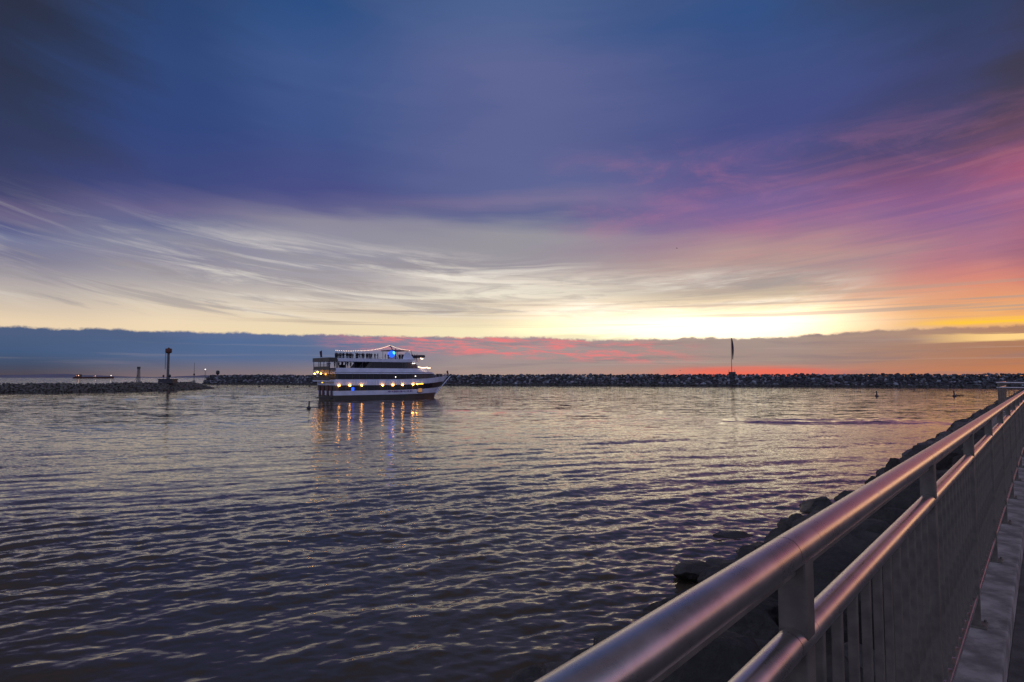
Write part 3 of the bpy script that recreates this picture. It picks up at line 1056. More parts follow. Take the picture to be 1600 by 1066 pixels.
# ------------------------------------------------------------------ towers and marks on the left
def light_tower():
    p = on_water(262, 610.4)
    Y = p.y + 12
    base = at(262, 597, Y)
    root = empty('light_tower', (base.x, Y, 2.6))
    tag(root, 'tall round light tower with wide lantern head on the near breakwater', 'tower')
    z = lambda py: at(262, py, Y).z - 2.6
    k = Y / F
    zb, zt, zh = z(592.3), z(551), z(545)
    MB().bevbox((0.3 * k, 0, (zb + z(599.5)) / 2), (22.5 * k, 4.4, zb - z(599.5)), 0.15).bevbox((0.3 * k, 0, zb - 0.12), (24 * k, 4.8, 0.35), 0.05).build('plinth', M['dark_metal'], root)
    MB().lathe([(2.0 * k, zb), (1.9 * k, zb + 1), (1.75 * k, zt)], 20).build('column', M['grey_steel'], root)
    MB().lathe([(1.9 * k, zt - 0.4), (4.2 * k, zt - 0.1), (4.7 * k, zt + 0.2), (4.7 * k, zh - 0.2), (4.5 * k, zh), (2.5 * k, zh + 0.1)], 20).build('lantern_head', M['rust'], root)
    MB().lathe([(1.4 * k, zh + 0.1), (1.4 * k, zh + 0.35), (0.4 * k, zh + 0.55)], 12).build('lantern_cap', M['rust'], root)
    ld = MB()
    for dx in (-4.3, -3.2):
        ld.tube((dx * k, -0.3, z(577)), (dx * k, -0.3, zt), 0.07, n=6)
    zz = z(577)
    while zz < zt:
        ld.box((-3.75 * k, -0.3, zz), (1.2 * k, 0.06, 0.06)); zz += 0.45
    ld.build('ladder', M['grey_steel'], root)
    for dx, r in ((-5.0, 1.5), (4.6, 2.1)):
        ls = MB().tube((dx * k, -1, zb), (dx * k, -1, z(589)), 0.12, n=8).build('lamp_stand', M['grey_steel'], root)
        MB().sphere((dx * k, -1, z(587.5)), r * k, 12, 8, 1.1).build('round_lamp', M['dark_metal'], ls)


light_tower()


def beacon():
    Y = on_water(339, 600.2).y + 9
    k = Y / F
    b = at(340, 592.2, Y)
    root = empty('harbour_beacon', (b.x, Y, b.z - 1.0))
    tag(root, 'short beacon with a round drum head on the far breakwater end', 'beacon')
    z = lambda py: at(340, py, Y).z - (b.z - 1.0)
    MB().bevbox((0, 0, z(591) / 2 - 0.3), (8.5 * k, 4, z(591) + 0.6), 0.1).build('plinth', M['dark_metal'], root)
    MB().lathe([(1.3 * k, z(591)), (1.0 * k, z(585))], 12).build('column', M['grey_steel'], root)
    MB().lathe([(1.2 * k, z(585.5)), (2.6 * k, z(584)), (2.8 * k, z(581)), (2.0 * k, z(579.4)), (0.5 * k, z(579))], 14).build('drum_head', M['dark_metal'], root)


beacon()


def lattice_tower():
    Y = 760.0
    k = Y / F
    g0 = at(216, 600, Y)
    root = empty('lattice_tower', (g0.x, Y, -1.5))
    tag(root, 'slim lattice tower with box top behind the near breakwater', 'tower')
    z = lambda py: at(216, py, Y).z + 1.5
    zt, zb = z(576.5), 0.0
    for sx in (-1, 1):
        for sy in (-1, 1):
            MB().tube((sx * 2.0 * k, sy * 1.3, zb), (sx * 1.2 * k, sy * 0.8, zt), 0.28, n=6).build('leg', M['grey_steel'], root)
    br = MB()
    n = 9
    for i in range(n):
        f0, f1 = i / n, (i + 1) / n
        for sy in (-1, 1):
            w0, w1 = (2.0 - .8 * f0) * k, (2.0 - .8 * f1) * k
            br.tube((-w0, sy * (1.3 - .5 * f0), zt * f0), (w1, sy * (1.3 - .5 * f1), zt * f1), 0.14, n=5)
            br.tube((w0, sy * (1.3 - .5 * f0), zt * f0), (-w1, sy * (1.3 - .5 * f1), zt * f1), 0.14, n=5)
    br.build('bracing', M['grey_steel'], root)
    MB().bevbox((0, 0, (zt + z(573.2)) / 2), (3.6 * k, 2.6, z(573.2) - zt), 0.1).build('top_box', M['dark_metal'], root)
    for dx in (-7.5, -4.0):
        MB().tube((dx * k, 0, 0), (-1.2 * k, 0, zt * 0.62), 0.14, n=5).build('stay', M['grey_steel'], root)
    MB().box((0, 0, -1.0), (14, 6, 2.4)).build('footing', M['concrete'], root)


lattice_tower()


def thin_mast():
    Y = 900.0
    k = Y / F
    g0 = at(303, 596, Y)
    root = empty('marker_mast', (g0.x, Y, -0.5))
    tag(root, 'thin bare mast rising behind the tip of the near breakwater', 'mast')
    z = lambda py: at(303, py, Y).z + 0.5
    MB().tube((0, 0, 0), (0, 0, z(567)), 0.42, 0.22, n=8).build('pole', M['grey_steel'], root)
    MB().lathe([(0.4, z(587)), (1.3 * k, z(586)), (1.2 * k, z(584.3)), (0.4, z(583.6))], 10).build('drum', M['dark_metal'], root)
    MB().lathe([(2.2, -1), (2.2, 1.2), (0.6, 2.0)], 12).build('float', M['dark_metal'], root)


thin_mast()


def lamp_mast():
    Y = 1100.0
    k = Y / F
    g0 = at(320.5, 595, Y)
    root = empty('lamp_mast', (g0.x, Y, -0.5))
    tag(root, 'faint mast with one bright white lamp left of the drum beacon', 'mast')
    z = lambda py: at(320.5, py, Y).z + 0.5
    for dx in (-0.8, 0.8):
        MB().tube((dx * k, 0, 0), (dx * 0.6 * k, 0, z(579)), 0.2, n=6).build('leg', M['grey_steel'], root)
    MB().box((0, 0, z(579)), (3.6 * k, 0.5, 0.4)).build('crossbar', M['grey_steel'], root)
    MB().sphere((0, -0.4, z(577.4)), 0.75 * k, 10, 8).build('lamp', M['far_cool'], root)
    MB().lathe([(2.4, -1), (2.4, 1.4), (0.8, 2.2)], 12).build('float', M['dark_metal'], root)


lamp_mast()


def flagpole():
    Y = on_water(1143, 603.2).y + 10
    k = Y / F
    b = at(1143.5, 586.5, Y)
    root = empty('flagpole', (b.x, Y, b.z - 1.5))
    tag(root, 'tall flagpole with a limp dark flag on the breakwater', 'flagpole')
    z = lambda py: at(1143.5, py, Y).z - (b.z - 1.5)
    pole = MB().tube((0, 0, 0), (0, 0, z(527.5)), 0.24, 0.12, n=8).build('pole', M['grey_steel'], root)
    MB().bevbox((0.3, 0, z(584.5) / 2), (12 * k, 5, z(584.5)), 0.35).bevbox((0.2, 0, z(583)), (8.5 * k, 4, 1.6), 0.3).build('plinth', M['dark_metal'], root)
    for dx in (-4.5, 4.6):
        MB().tube((dx * k, 0, z(584)), (dx * k, 0, z(577.5)), 0.09, n=6).build('railing_post', M['grey_steel'], root)
    # hanging cloth, folded
    fb = MB()
    rows, ncol = 26, 9
    v = []
    for i in range(rows):
        f = i / (rows - 1)
        zz = z(528 + 31.5 * f)
        w = (0.35 + 3.1 * math.sin(math.pi * min(1, 0.08 + f * 0.92)) ** 0.8) * 0.42 * (1 - 0.35 * f) * k * 2.2
        x0 = 0.22 + (0.9 * f * f) * k
        for j in range(ncol):
            q = j / (ncol - 1)
            v.append((x0 + w * q, 0.55 * math.sin(q * 9 + f * 3) * (0.3 + q), zz - 0.9 * q * (0.5 + f)))
    fs = [(i * ncol + j, i * ncol + j + 1, (i + 1) * ncol + j + 1, (i + 1) * ncol + j) for i in range(rows - 1) for j in range(ncol - 1)]
    fb.raw(v, fs, True)
    o = fb.build('flag', M['flag'], pole)
    sol = o.modifiers.new('thick', 'SOLIDIFY'); sol.thickness = 0.05


flagpole()

# ------------------------------------------------------------------ buoys
def spar_buoy(px, py, h_px, w_px, tilt, label, name='spar_buoy', group=None, board=False, mtl='dark_metal'):
    p = on_water(px, py)
    k = p.y / F
    root = empty(name, (p.x, p.y, -0.05))
    tag(root, label, 'buoy', group)
    rot = Matrix.Rotation(R(tilt), 3, 'Y')
    r = w_px * k / 2
    h = h_px * k
    top = rot @ Vector((0, 0, h))
    MB().tube(rot @ Vector((0, 0, -0.5)), top, r, r * 0.9, n=12).build('pole', M[mtl], root)
    MB().tube(top, rot @ Vector((0, 0, h + 0.16 * r)), r * 1.15, r * 1.1, n=12).build('cap', M[mtl], root)
    MB().lathe([(r * 1.6, -0.12), (r * 2.7, 0.0), (r * 2.7, 0.22 * h), (r * 1.4, 0.32 * h)], 14).build('float_collar', M[mtl], root)
    return root


spar_buoy(482.5, 638.5, 12.0, 2.4, 3, 'dark spar buoy with float collar just off the ship stern')
spar_buoy(1370, 620.0, 8.6, 1.9, 0, 'upright dark spar buoy alone on the water in front of the breakwater')
spar_buoy(1491.5, 620.0, 9.5, 2.1, -6, 'leaning dark spar buoy with a log floating beside it')
p = on_water(1499, 619.2)
lg = MB()
lg.tube((-1.25, 0, 0.22), (1.25, 0, 0.30), 0.20, 0.16, n=9).tube((-0.7, 0, 0.3), (-1.0, 0, 0.62), 0.12, 0.06, n=7).tube((0.3, 0.05, 0.25), (0.55, 0.1, 0.48), 0.08, 0.05, n=6)
tag(lg.build('floating_log', M['log'], None, (p.x, p.y, 0)), 'dark log floating beside the leaning buoy', 'log')
for px, py, lb in ((405, 604.6, 'tiny buoy off the tip of the left breakwater'), (449.5, 605.6, 'tiny buoy midway between breakwater tip and ship'), (484, 604.4, 'tiny buoy right behind the ship stern')):
    spar_buoy(px, py, 3.2, 1.5, 0, lb, 'channel_buoy')
spar_buoy(1282, 603.2, 4.0, 1.0, 0, 'tiny white marker post at the foot of the breakwater', 'marker_post', mtl='buoy_white')

# ------------------------------------------------------------------ birds
def bird(px, py, Y, span, label, bank):
    p = at(px, py, Y)
    v = [(-.5, 0, .02), (-.26, .06, .10), (-.05, .09, .03), (.05, .09, .03), (.26, .06, .10), (.5, 0, .02), (.26, -.05, .09), (.05, -.10, .02), (-.05, -.10, .02), (-.26, -.05, .09)]
    lo = [(x, y, z - 0.02) for x, y, z in v]
    n = len(v)
    mb = MB()
    mb.raw([(x * span, y * span, z * span) for x, y, z in v + lo], [(0, 1, 9), (1, 2, 8, 9), (2, 3, 7, 8), (3, 4, 6, 7), (4, 5, 6)] + [(n, n + 9, n + 1), (n + 1, n + 9, n + 8, n + 2), (n + 2, n + 8, n + 7, n + 3), (n + 3, n + 7, n + 6, n + 4), (n + 4, n + 6, n + 5)] + [(i, n + i, n + (i + 1) % n, (i + 1) % n) for i in range(n)])
    wings = mb.build('gull', M['bird'], None, p)
    body = MB()
    sec = [(.02, -.24), (.055, -.16), (.075, -.02), (.06, .10), (.035, .17), (.04, .21), (.008, .27)]
    vv = []
    for r, y in sec:
        for k in range(8):
            a = 2 * math.pi * k / 8
            vv.append((r * math.cos(a) * span, y * span, r * math.sin(a) * span))
    body.raw(vv, [(j * 8 + k, j * 8 + (k + 1) % 8, (j + 1) * 8 + (k + 1) % 8, (j + 1) * 8 + k) for j in range(len(sec) - 1) for k in range(8)], True)
    body.build('body', M['bird'], wings)
    wings.rotation_euler = (0, R(bank), R(35))
    tag(wings, label, 'bird')


bird(1057.5, 388, 230, 1.25, 'small dark gull gliding in the pink sky', 8)
bird(1063, 579, 330, 1.2, 'tiny gull flying low over the breakwater near the flagpole', -6)

# ------------------------------------------------------------------ the dinner-cruise ship
HEAD = R(40)
SP = Vector((-46.0, 159.3, 0))
ship = empty('cruise_ship', SP, HEAD)
tag(ship, 'white and black four-deck cruise ship with lit lamps on the water', 'ship')


def ring(s0, s1, B, s_taper, power=2.2, n=26, inset=0.0, stern_round=0.0):
    """plan outline: right side stern->bow then left side bow->stern"""
    pts = []
    for i in range(n):
        f = i / (n - 1)
        s = s0 + (s1 - s0) * (1 - (1 - f) ** 1.5)
        hb = B
        if s > s_taper:
            hb = B * max(0.0, 1 - ((s - s_taper) / (s1 - s_taper)) ** power)
        if stern_round and s < s0 + stern_round:
            q = 1 - (s - s0) / stern_round
            hb = B - stern_round * 0.5 * (1 - math.sqrt(max(0, 1 - q * q)))
        pts.append((s, hb))
    out = [(s, -max(0.02, hb - inset)) for s, hb in pts]
    out += [(s, max(0.02, hb - inset)) for s, hb in reversed(pts)]
    return out


def rise(s, amt, s0=14.0, L=23.0):
    return amt * max(0.0, (s - s0) / L) ** 2


def band(name, r0, z0, r1, z1, mtl, parent=ship, rise0=0.0, rise1=0.0, caps=True):
    n = len(r0)
    v = [(s, y, z0 + rise(s, rise0)) for s, y in r0] + [(s, y, z1 + rise(s, rise1)) for s, y in r1]
    h = n // 2
    fs = [(i, (i + 1) % n, n + (i + 1) % n, n + i) for i in range(n)]
    if caps:
        for i in range(h - 1):
            fs.append((i, n - 1 - i, n - 2 - i, i + 1))
            fs.append((n + i, n + i + 1, 2 * n - 2 - i, 2 * n - 1 - i))
    return MB().raw(v, fs).build(name, M[mtl], parent)


def hullring(z, inset=0.0, s0=0.0):
    s1 = 31.0 + 6.0 * max(0, min(1.05, z / 6.0))
    B = 4.55 + 0.45 * min(1, max(0, z / 3.0))
    return ring(s0 - 0.25 * min(z, 4) * 0.3, s1, B, 16.0, 2.3, 30, inset)


# hull: black bottom, white sheer bands, dark glazed strips
band('hull', hullring(-1.2), -1.2, hullring(1.22), 1.22, 'black', rise1=0.35)
band('hull_band', hullring(1.22), 1.222, hullring(2.34), 2.34, 'white', rise0=0.35, rise1=0.85)
ws1 = band('window_strip', hullring(2.34, 0.10), 2.342, hullring(3.68, 0.10), 3.68, 'black', rise0=0.85, rise1=1.05)
band('hull_band', hullring(3.68), 3.682, hullring(5.13), 5.13, 'white', rise0=1.05, rise1=0.95)
up = lambda s0, s1, B, st, ins=0.0, pw=2.6: ring(s0, s1, B, st, pw, 26, ins)
ws2 = band('window_strip', up(0.1, 33.4, 4.75, 20), 5.132, up(0.1, 31.2, 4.75, 20), 6.52, 'black', rise0=0.9, rise1=0.35)
band('deck_band', up(-0.2, 31.6, 5.0, 20), 6.522, up(-0.2, 31.4, 5.0, 20), 6.80, 'white', rise0=0.35, rise1=0.35)
band('deck_edge', up(-0.1, 31.0, 4.9, 20), 6.802, up(-0.1, 30.8, 4.9, 20), 6.92, 'black', rise0=0.35, rise1=0.35)
band('deck_band', up(0.0, 30.2, 4.95, 19), 6.922, up(0.2, 28.6, 4.95, 19), 7.95, 'white', rise0=0.3, rise1=0.2)
ws3 = band('window_strip', up(8.2, 27.2, 4.3, 19), 7.952, up(9.4, 25.2, 4.3, 19), 9.55, 'black', rise0=0.2, rise1=0.5)
band('top_deck_band', up(0.6, 26.4, 4.85, 17), 9.552, up(0.4, 27.0, 4.95, 17), 10.35, 'white', rise0=0.7, rise1=0.6)
band('top_deck', up(-1.5, 26.2, 4.55, 17), 9.85, up(-1.5, 26.2, 4.55, 17), 10.05, 'deck', rise0=0.6, rise1=0.6)
band('shade_black_bulwark', up(-1.7, 0.62, 4.9, 9), 9.52, up(-1.7, 0.62, 4.9, 9), 10.45, 'black')  # black stands in for shade on the stern end of the band
# aft decks: open galleries; the stern's shade is put into the black parts
band('aft_deck', up(-1.6, 0.8, 4.9, 9), 7.45, up(-1.6, 0.8, 4.9, 9), 7.62, 'deck')
band('aft_deck', up(-1.6, 0.5, 4.95, 9), 4.62, up(-1.6, 0.5, 4.95, 9), 4.86, 'white')
MB().box((0.25, 0, 6.1), (0.3, 8.6, 2.4)).build('aft_bulkhead', M['black'], ship)
MB().box((-1.5, 0, 7.95), (0.10, 9.4, 0.7)).build('shade_black_bulwark', M['black'], ship)
MB().box((-1.5, 0, 5.25), (0.10, 9.6, 0.75)).build('shade_black_bulwark', M['black'], ship)
for y in (-4.6, -1.5, 1.5, 4.6):
    MB().box((-1.42, y, 6.25), (0.16, 0.16, 2.4)).build('gallery_post', M['dark_metal'], ship)
    MB().box((-1.5, y, 8.7), (0.12, 0.12, 1.7)).build('gallery_post', M['dark_metal'], ship)
for z_ in (8.45, 8.75):
    MB().tube((-1.5, -4.7, z_), (-1.5, 4.7, z_), 0.04, n=6).build('gallery_rail', M['alu'], ship)
# transom details
for y, w in ((-3.4, 0.9), (-1.2, 1.1), (1.4, 1.1), (3.5, 0.9)):
    MB().bevbox((-0.32, y, 2.4), (0.12, w, 2.6), 0.05).build('transom_fender', M['rust'], ship)
MB().bevbox((-0.45, 0, 0.55), (1.1, 7.6, 0.25), 0.06).build('swim_platform', M['dark_metal'], ship)
# pavilion on the third deck: posts, slanted strut, railings
for s in (0.3, 2.6, 4.9, 7.2):
    for y in (-4.7, 4.7):
        MB().box((s, y, 8.74), (0.14, 0.14, 1.6)).build('pavilion_post', M['dark_metal'], ship)
for y in (-4.5, 4.5):
    MB().tube((6.4, y, 7.95), (7.5, y, 9.5), 0.09, n=6).build('pavilion_strut', M['dark_metal'], ship)
MB().box((5.0, 2.2, 8.4), (1.4, 0.7, 0.9)).build('bar_counter', M['dark_metal'], ship)
band('pavilion_deck', up(0.0, 9, 4.8, 12), 7.80, up(0.0, 9, 4.8, 12), 7.90, 'deck')
# curtain panel with blue light
MB().box((0.9, 1.5, 8.7), (0.08, 1.6, 1.3)).build('screen', M['white'], ship)


def side_s(r, s):
    """half-breadth of a ring at station s (right side)"""
    n = len(r) // 2
    for (a, ya), (b, yb) in zip(r[:n], r[1:n]):
        if a <= s <= b:
            return -(ya + (yb - ya) * (s - a) / max(1e-6, b - a))
    return 0.1


def panes(strip, r0, z0, r1, z1, s_from, s_to, w, gap, rise0, rise1, proud=0.03, lean=0.0):
    s = s_from
    while s + w < s_to:
        for sd in (-1, 1):
            v = []
            for (ss, q) in ((s, 0), (s + w, 0), (s + w, 1), (s, 1)):
                rr_, zz, rs_ = (r0, z0, rise0) if q == 0 else (r1, z1, rise1)
                st = ss + (lean if q else 0)
                hb = side_s(rr_, st) + proud
                z = zz + rise(st, rs_)
                m_ = 0.07 if q == 0 else -0.07
                v.append((st, sd * hb, z + m_))
            inn = [(a, b - sd * 0.05, c) for a, b, c in v]
            MB().raw(v + inn, [(0, 1, 2, 3), (7, 6, 5, 4), (0, 4, 5, 1), (1, 5, 6, 2), (2, 6, 7, 3), (3, 7, 4, 0)]).build('window_pane', M['glass'], strip)
        s += w + gap


panes(ws1, hullring(2.34, 0.10), 2.342, hullring(3.68, 0.10), 3.68, 1.0, 31, 1.75, 0.16, 0.85, 1.05)
panes(ws2, up(0.1, 33.4, 4.75, 20), 5.132, up(0.1, 31.2, 4.75, 20), 6.52, 0.8, 29.5, 1.75, 0.16, 0.9, 0.35)
panes(ws3, up(8.2, 27.2, 4.3, 19), 7.952, up(9.4, 25.2, 4.3, 19), 9.55, 9.2, 25.0, 1.5, 0.14, 0.2, 0.5)
# stem bar catching the light
MB().tube((31.0, 0, 0.0), (37.0, 0, 6.0), 0.16, 0.13, n=8).build('stem_bar', M['white'], ship)
# bow rail and jackstaff
bt = [(s, y) for s, y in hullring(5.13) if s > 30]
for sd in (-1, 1):
    prev = None
    for s in (30.5, 32.0, 33.5, 35.0, 36.4):
        hb = side_s(hullring(5.13), min(s, 36.0)) * 0.96
        zb = 5.13 + rise(s, 0.95)
        MB().tube((s, sd * hb, zb), (s, sd * hb, zb + 0.75), 0.03, n=6).build('bow_rail_post', M['alu'], ship)
        if prev:
            MB().tube((prev[0], sd * prev[1], prev[2] + 0.75), (s, sd * hb, zb + 0.75), 0.03, n=6).build('bow_rail', M['alu'], ship)
        prev = (s, hb, zb)
MB().bevbox((33.2, 0, 6.2), (1.5, 1.2, 0.9), 0.25).build('windlass', M['dark_metal'], ship)


def ship_flag(name, s, y, z0, h, w, lean):
    st = MB().tube((s, y, z0), (s + lean, y, z0 + h), 0.04, n=6).build('flagstaff', M['dark_metal'], ship)
    v = []
    rows, nc = 10, 5
    for i in range(rows):
        f = i / (rows - 1)
        for j in range(nc):
            q = j / (nc - 1)
            v.append((s + lean * (1 - f * .75) + w * q * (1 - 0.35 * f) * (-1 if lean < 0 else 1), y + 0.12 * math.sin(q * 7 + f * 2), z0 + h * (1 - f * 0.72) - 0.35 * q * h * 0.4))
    o = MB().raw(v, [(i * nc + j, i * nc + j + 1, (i + 1) * nc + j + 1, (i + 1) * nc + j) for i in range(rows - 1) for j in range(nc - 1)], True).build('flag', M['flag'], st)
    m_ = o.modifiers.new('thick', 'SOLIDIFY'); m_.thickness = 0.03


ship_flag('flag', -1.3, 0, 10.2, 2.1, 0.55, -0.15)
ship_flag('flag', 36.6, 0, 6.1, 1.5, 0.45, -0.45)

# top deck: railing, fairings, bimini, mast, string lights
for sd in (-1, 1):
    MB().tube((0.5, sd * 4.75, 10.75), (17.0, sd * 4.75, 10.75), 0.03, n=6).build('deck_rail', M['alu'], ship)
    for s in np.arange(0.6, 17.0, 1.9):
        MB().tube((s, sd * 4.75, 10.3), (s, sd * 4.75, 10.75), 0.025, n=5).build('deck_rail_post', M['alu'], ship)
    v = [(19.0, sd * 4.2, 10.3), (22.6, sd * 4.0, 10.5), (21.2, sd * 3.9, 12.15), (20.1, sd * 3.9, 12.25), (19.6, sd * 4.0, 11.6)]
    inn = [(a, b - sd * 0.18, c) for a, b, c in v]
    n_ = len(v)
    MB().raw(v + inn, [tuple(range(n_)), tuple(reversed(range(n_, 2 * n_)))] + [(i, n_ + i, n_ + (i + 1) % n_, (i + 1) % n_) for i in range(n_)]).build('fairing', M['white'], ship)
MB().bevbox((19.0, 0, 12.75), (5.4, 5.6, 0.22), 0.08).build('bimini_roof', M['dark_metal'], ship)
for s in (16.8, 21.3):
    for y in (-2.5, 2.5):
        MB().tube((s, y, 9.9), (s, y, 12.7), 0.06, n=6).build('bimini_post', M['dark_metal'], ship)
MB().tube((19.3, 0, 9.9), (19.3, 0, 13.4), 0.16, 0.12, n=8).build('roof_mast', M['dark_metal'], ship)
MB().tube((18.4, 0, 12.8), (17.5, 0, 14.35), 0.14, 0.07, n=8).tube((17.0, -0.9, 13.75), (18.5, 0.9, 13.75), 0.06, n=6).tube((17.2, 0, 13.9), (18.4, 0, 13.5), 0.05, n=6).build('mast', M['dark_metal'], ship)
MB().bevbox((17.6, 0, 13.9), (0.3, 1.5, 0.16), 0.04).build('radar_scanner', M['white'], ship)
globe = MB().sphere((16.6, -2.6, 11.75), 0.88, 18, 12).build('lit_globe', M['blue'], ship)
MB().sphere((16.85, -3.15, 12.0), 0.46, 14, 10).build('globe_lamp', M['blue_hot'], globe)
MB().sphere((20.8, -3.2, 10.75), 0.5, 14, 10, 0.7).build('blue_flood_lamp', M['blue'], ship)
MB().bevbox((26.2, 0, 11.35), (1.8, 5.0, 0.75), 0.3).build('forward_canopy', M['dark_metal'], ship)
MB().tube((24.6, 0, 10.4), (24.0, 0, 13.0), 0.09, 0.06, n=6).build('forward_mast', M['dark_metal'], ship)


def bulbs(path, n, r, sag, mtl, name='string_bulb'):
    """string of bulbs, with its wire"""
    wire = MB()
    prev = None
    me = None
    for (a, b) in zip(path, path[1:]):
        a, b = Vector(a), Vector(b)
        for i in range(n):
            f = i / n
            p = a.lerp(b, f) - Vector((0, 0, sag * 4 * f * (1 - f)))
            if me is None:
                o = MB().sphere((0, 0, 0), r, 8, 6).build(name, M[mtl], ship, p); me = o.data
            else:
                o = link(name, me, ship, p)
            if prev is not None:
                wire.tube(prev, p, 0.02, n=4)
            prev = p
    wire.build('light_wire', M['dark_metal'], ship)


bulbs([(1.6, -1.5, 12.35), (8.0, -1.0, 12.45), (13.4, -0.5, 13.0), (17.5, 0, 14.15)], 13, 0.075, 0.12, 'string')
bulbs([(17.5, 0, 14.15), (24.0, 0, 12.95)], 18, 0.075, 0.25, 'string')
bulbs([(25.3, -3.0, 10.78), (27.1, -1.2, 10.78)], 9, 0.16, 0.12, 'string')
bulbs([(23.8, -4.2, 8.42), (27.2, -3.2, 8.35), (29.8, -0.8, 8.28)], 10, 0.14, 0.18, 'string')

# lamps under the sheer band
lampme = None
for s in (0.9, 3.7, 6.9, 12.7, 15.7, 18.6, 21.9):
    hb = side_s(hullring(3.68), s)
    z = 3.62 + rise(s, 1.05)
    p = (s, -hb - 0.10, z)
    if lampme is None:
        o = MB().lathe([(0.10, 0.16), (0.20, 0.08), (0.22, -0.06), (0.10, -0.18)][::-1], 12).build('hull_lamp', M['warm'], ship, p); lampme = o.data
    else:
        link('hull_lamp', lampme, ship, p)
for s, mt, L in ((23.3, 'warm', 0.35), (24.5, 'amber', 1.7)):
    hb = side_s(hullring(3.68), s)
    MB().bevbox((s, -hb - 0.08, 3.66 + rise(s, 1.05)), (L, 0.14, 0.22), 0.04).build('hull_lamp', M[mt], ship)
for y, z, s in ((3.6, 6.55, -1.55), (1.9, 6.95, -1.5), (-0.2, 6.55, -1.55), (-2.9, 6.35, -1.5)):
    MB().sphere((s - 0.1, y, z), 0.17, 10, 8).build('gallery_lamp', M['warm'] if y != -2.9 else M['amber'], ship)
MB().bevbox((-1.7, -1.2, 4.35), (0.15, 0.7, 0.14), 0.04).build('gallery_lamp', M['amber'], ship)
for s, z in ((16.6, 5.75), (22.6, 5.95)):
    hb = side_s(up(0.1, 33.4, 4.75, 20), s)
    MB().sphere((s, -hb - 0.08, z), 0.10, 10, 8).build('cabin_lamp', M['cool'], ship)
hb = side_s(up(8.2, 27.2, 4.3, 19), 23)
for s in (22.4, 22.9):
    MB().sphere((s, -hb - 0.1, 9.35), 0.11, 10, 8).build('cabin_lamp', M['cool'], ship)
MB().bevbox((4.6, -side_s(hullring(2.34), 4.6) - 0.04, 2.75), (0.7, 0.12, 0.75), 0.05).build('blue_screen', M['blue'], ship)
# loading port with lit lobby
hb = side_s(hullring(1.8), 24.5)
MB().bevbox((24.3, -hb - 0.03, 2.15), (1.9, 0.30, 1.25), 0.04).build('side_port', M['black'], ship)
MB().bevbox((24.55, -hb - 0.16, 2.2), (1.2, 0.14, 0.95), 0.03).build('lit_lobby', M['glow'], ship)
# name strip on the sheer band, too blurred to read: letter strokes only
lt = MB()
r2 = random.Random(9)
s = 5.0
while s < 24.0:
    w = r2.uniform(0.08, 0.5)
    if r2.random() < 0.78 and (s > 11 or r2.random() < 0.4):
        hb = side_s(hullring(4.4), s) + 0.03
        lt.box((s, -hb - 0.02, 4.42 + rise(s, 1.0)), (w, 0.06, r2.uniform(0.5, 0.85)))
    s += w + r2.uniform(0.12, 0.3)
lt.build('lettering', M['letter'], ship)
lt = MB()
s = 14.5
while s < 22.0:
    w = r2.uniform(0.12, 0.35)
    hb = side_s(hullring(1.8), s) + 0.03
    lt.box((s, -hb - 0.02, 2.0 + rise(s, 0.6)), (w, 0.06, r2.uniform(0.2, 0.5)))
    s += w + r2.uniform(0.08, 0.2)
lt.build('lettering', M['letter_blue'], ship)

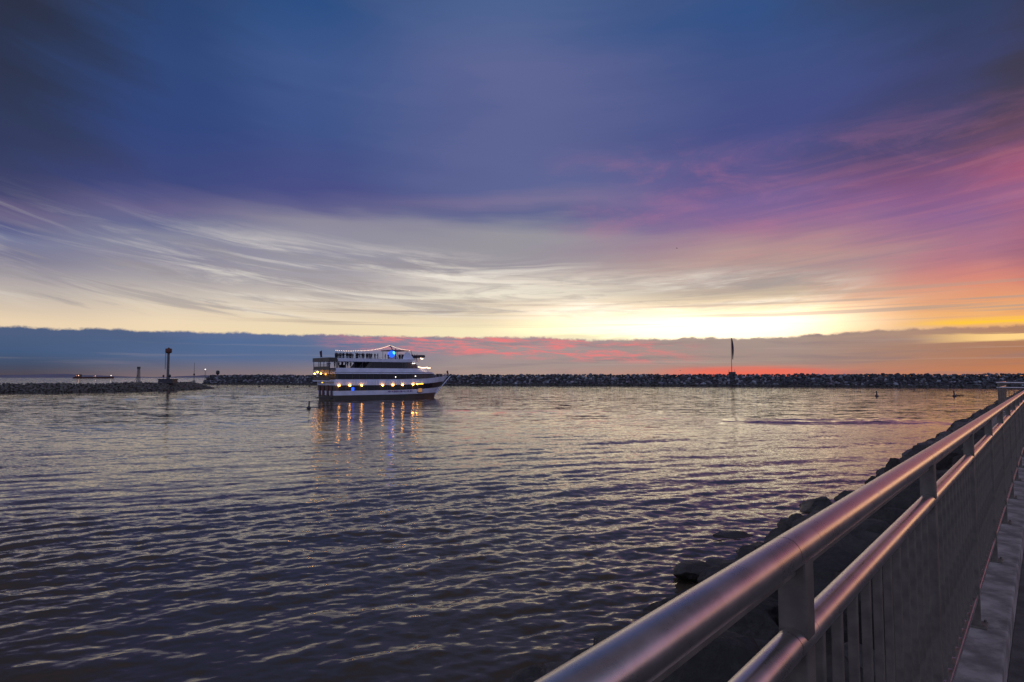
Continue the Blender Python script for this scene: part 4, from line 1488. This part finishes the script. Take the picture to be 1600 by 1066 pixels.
# ------------------------------------------------------------------ passengers
def person_mesh(pose, shirt):
    J = {'pel': (0, 0, .95), 'bel': (0, .01, 1.12), 'che': (0, 0, 1.33), 'nek': (0, 0, 1.50), 'hd': (0, .02, 1.60), 'top': (0, .02, 1.72)}
    rad = {'pel': .15, 'bel': .135, 'che': .155, 'nek': .06, 'hd': .095, 'top': .07}
    E = [('pel', 'bel'), ('bel', 'che'), ('che', 'nek'), ('nek', 'hd'), ('hd', 'top')]
    for sx, n in ((-1, 'l'), (1, 'r')):
        J['hip' + n] = (sx * .10, 0, .88); J['kn' + n] = (sx * .11, .03, .48); J['an' + n] = (sx * .11, 0, .09); J['to' + n] = (sx * .12, .15, .04)
        rad.update({'hip' + n: .10, 'kn' + n: .065, 'an' + n: .045, 'to' + n: .035})
        E += [('pel', 'hip' + n), ('hip' + n, 'kn' + n), ('kn' + n, 'an' + n), ('an' + n, 'to' + n)]
        sh = (sx * .20, 0, 1.42)
        if pose == 0: el, ha = (sx * .25, -.03, 1.13), (sx * .24, .08, .88)
        elif pose == 1: el, ha = (sx * .28, .10, 1.16), (sx * .12, .34, 1.18)
        elif pose == 2 and sx > 0: el, ha = (sx * .34, .10, 1.50), (sx * .26, .18, 1.76)
        else: el, ha = (sx * .26, .0, 1.14), (sx * .16, .24, 1.05)
        J['sh' + n], J['el' + n], J['ha' + n] = sh, el, ha
        hd = Vector(ha) + (Vector(ha) - Vector(el)).normalized() * .12
        J['fi' + n] = tuple(hd)
        rad.update({'sh' + n: .07, 'el' + n: .048, 'ha' + n: .036, 'fi' + n: .028})
        E += [('che', 'sh' + n), ('sh' + n, 'el' + n), ('el' + n, 'ha' + n), ('ha' + n, 'fi' + n)]
    ks = list(J)
    me = bpy.data.meshes.new('person')
    me.from_pydata([J[k] for k in ks], [(ks.index(a), ks.index(b)) for a, b in E], [])
    o = bpy.data.objects.new('tmp', me)
    COL.objects.link(o)
    o.modifiers.new('s', 'SKIN')
    for i, k in enumerate(ks):
        me.skin_vertices[0].data[i].radius = (rad[k], rad[k] * (0.8 if k in ('pel', 'bel', 'che') else 1))
    me.skin_vertices[0].data[0].use_root = True
    sb = o.modifiers.new('d', 'SUBSURF'); sb.levels = 1; sb.render_levels = 1
    bpy.context.view_layer.update()
    dg = bpy.context.evaluated_depsgraph_get()
    out = bpy.data.meshes.new_from_object(o.evaluated_get(dg))
    bpy.data.objects.remove(o)
    bpy.data.meshes.remove(me)
    out.name = 'person'
    out.materials.clear()
    for m_ in (M['trousers'], shirt, M['skin']): out.materials.append(m_)
    for p_ in out.polygons:
        z = p_.center.z
        p_.material_index = 0 if z < 0.95 else (1 if z < 1.5 else 2)
        if abs(p_.center.x) > 0.1 and p_.center.y > 0.2 and z > 1.0: p_.material_index = 2
        p_.use_smooth = True
    return out


PM = [person_mesh(i % 4, M[c]) for i, c in enumerate(('cloth_a', 'cloth_b', 'cloth_c', 'cloth_a', 'cloth_b', 'cloth_a'))]
rp_ = random.Random(21)
shipM = Matrix.Translation(SP) @ Matrix.Rotation(HEAD, 4, 'Z')


def person(s, y, z, label, group):
    o = link('person', PM[rp_.randrange(len(PM))])
    o.location = shipM @ Vector((s, y, z))
    o.rotation_euler = (0, 0, rp_.uniform(0, 6.28))
    k = rp_.uniform(0.94, 1.06)
    o.scale = (k, k, k)
    tag(o, label, 'person', group)


ZT = 10.055
for s, lb, gr in (
        [(s, 'dark-clothed passenger in the crowd at the aft end of the ship top deck', 'aft crowd on the top deck') for s in (0.5, 0.7, 0.95, 1.2, 1.45, 1.6, 1.85, 2.0, 2.25, 2.4, 2.65, 2.9)] +
        [(s, 'dark-clothed passenger in the second cluster from the ship stern on the top deck', 'second cluster on the top deck') for s in (3.5, 3.75, 3.9, 4.15, 4.3, 4.55, 4.7, 5.5, 5.9, 6.1, 6.3, 6.5)] +
        [(s, 'dark-clothed passenger in the tight row amidships on the top deck', 'midship row on the top deck') for s in (7.4, 7.65, 7.9, 8.1, 8.35, 8.6, 8.85, 9.1, 9.35, 9.6, 9.85, 10.1)]):
    person(s, -4.2 + rp_.uniform(-0.15, 1.4), ZT, lb, gr)
person(11.0, -4.0, ZT, 'lone standing passenger just ahead of the midship row on the top deck', None)
person(11.9, -3.9, ZT, 'broad standing passenger next to the lone one on the top deck', None)
person(14.0, -4.0, ZT, 'passenger facing a companion just aft of the blue globe, the one further aft', None)
person(14.9, -3.9, ZT, 'passenger facing a companion just aft of the blue globe, the one beside it', None)
for s in (18.4, 18.7, 19.5, 19.8, 20.1, 20.4):
    person(s, -3.2 + rp_.uniform(-0.3, 0.8), ZT + rise(s, .6), 'dark-clothed passenger under the flat roof on the top deck', 'passengers under the top deck roof')
for s in (22.4, 22.7, 22.95, 23.2, 23.45, 23.7, 24.0, 24.3, 24.6):
    person(s, -1.8 + rp_.uniform(-0.6, 1.2), ZT + rise(s, .6), 'dark-clothed passenger at the forward end of the top deck', 'forward crowd on the top deck')
for s in (-0.9, 1.4, 2.0, 3.2, 3.7, 4.4, 6.1, 6.6):
    person(s, -2.8 + rp_.uniform(-0.8, 2.5), 7.62 if s < 0 else 7.9, 'dark-clothed passenger in the open third-deck pavilion', 'passengers in the pavilion')
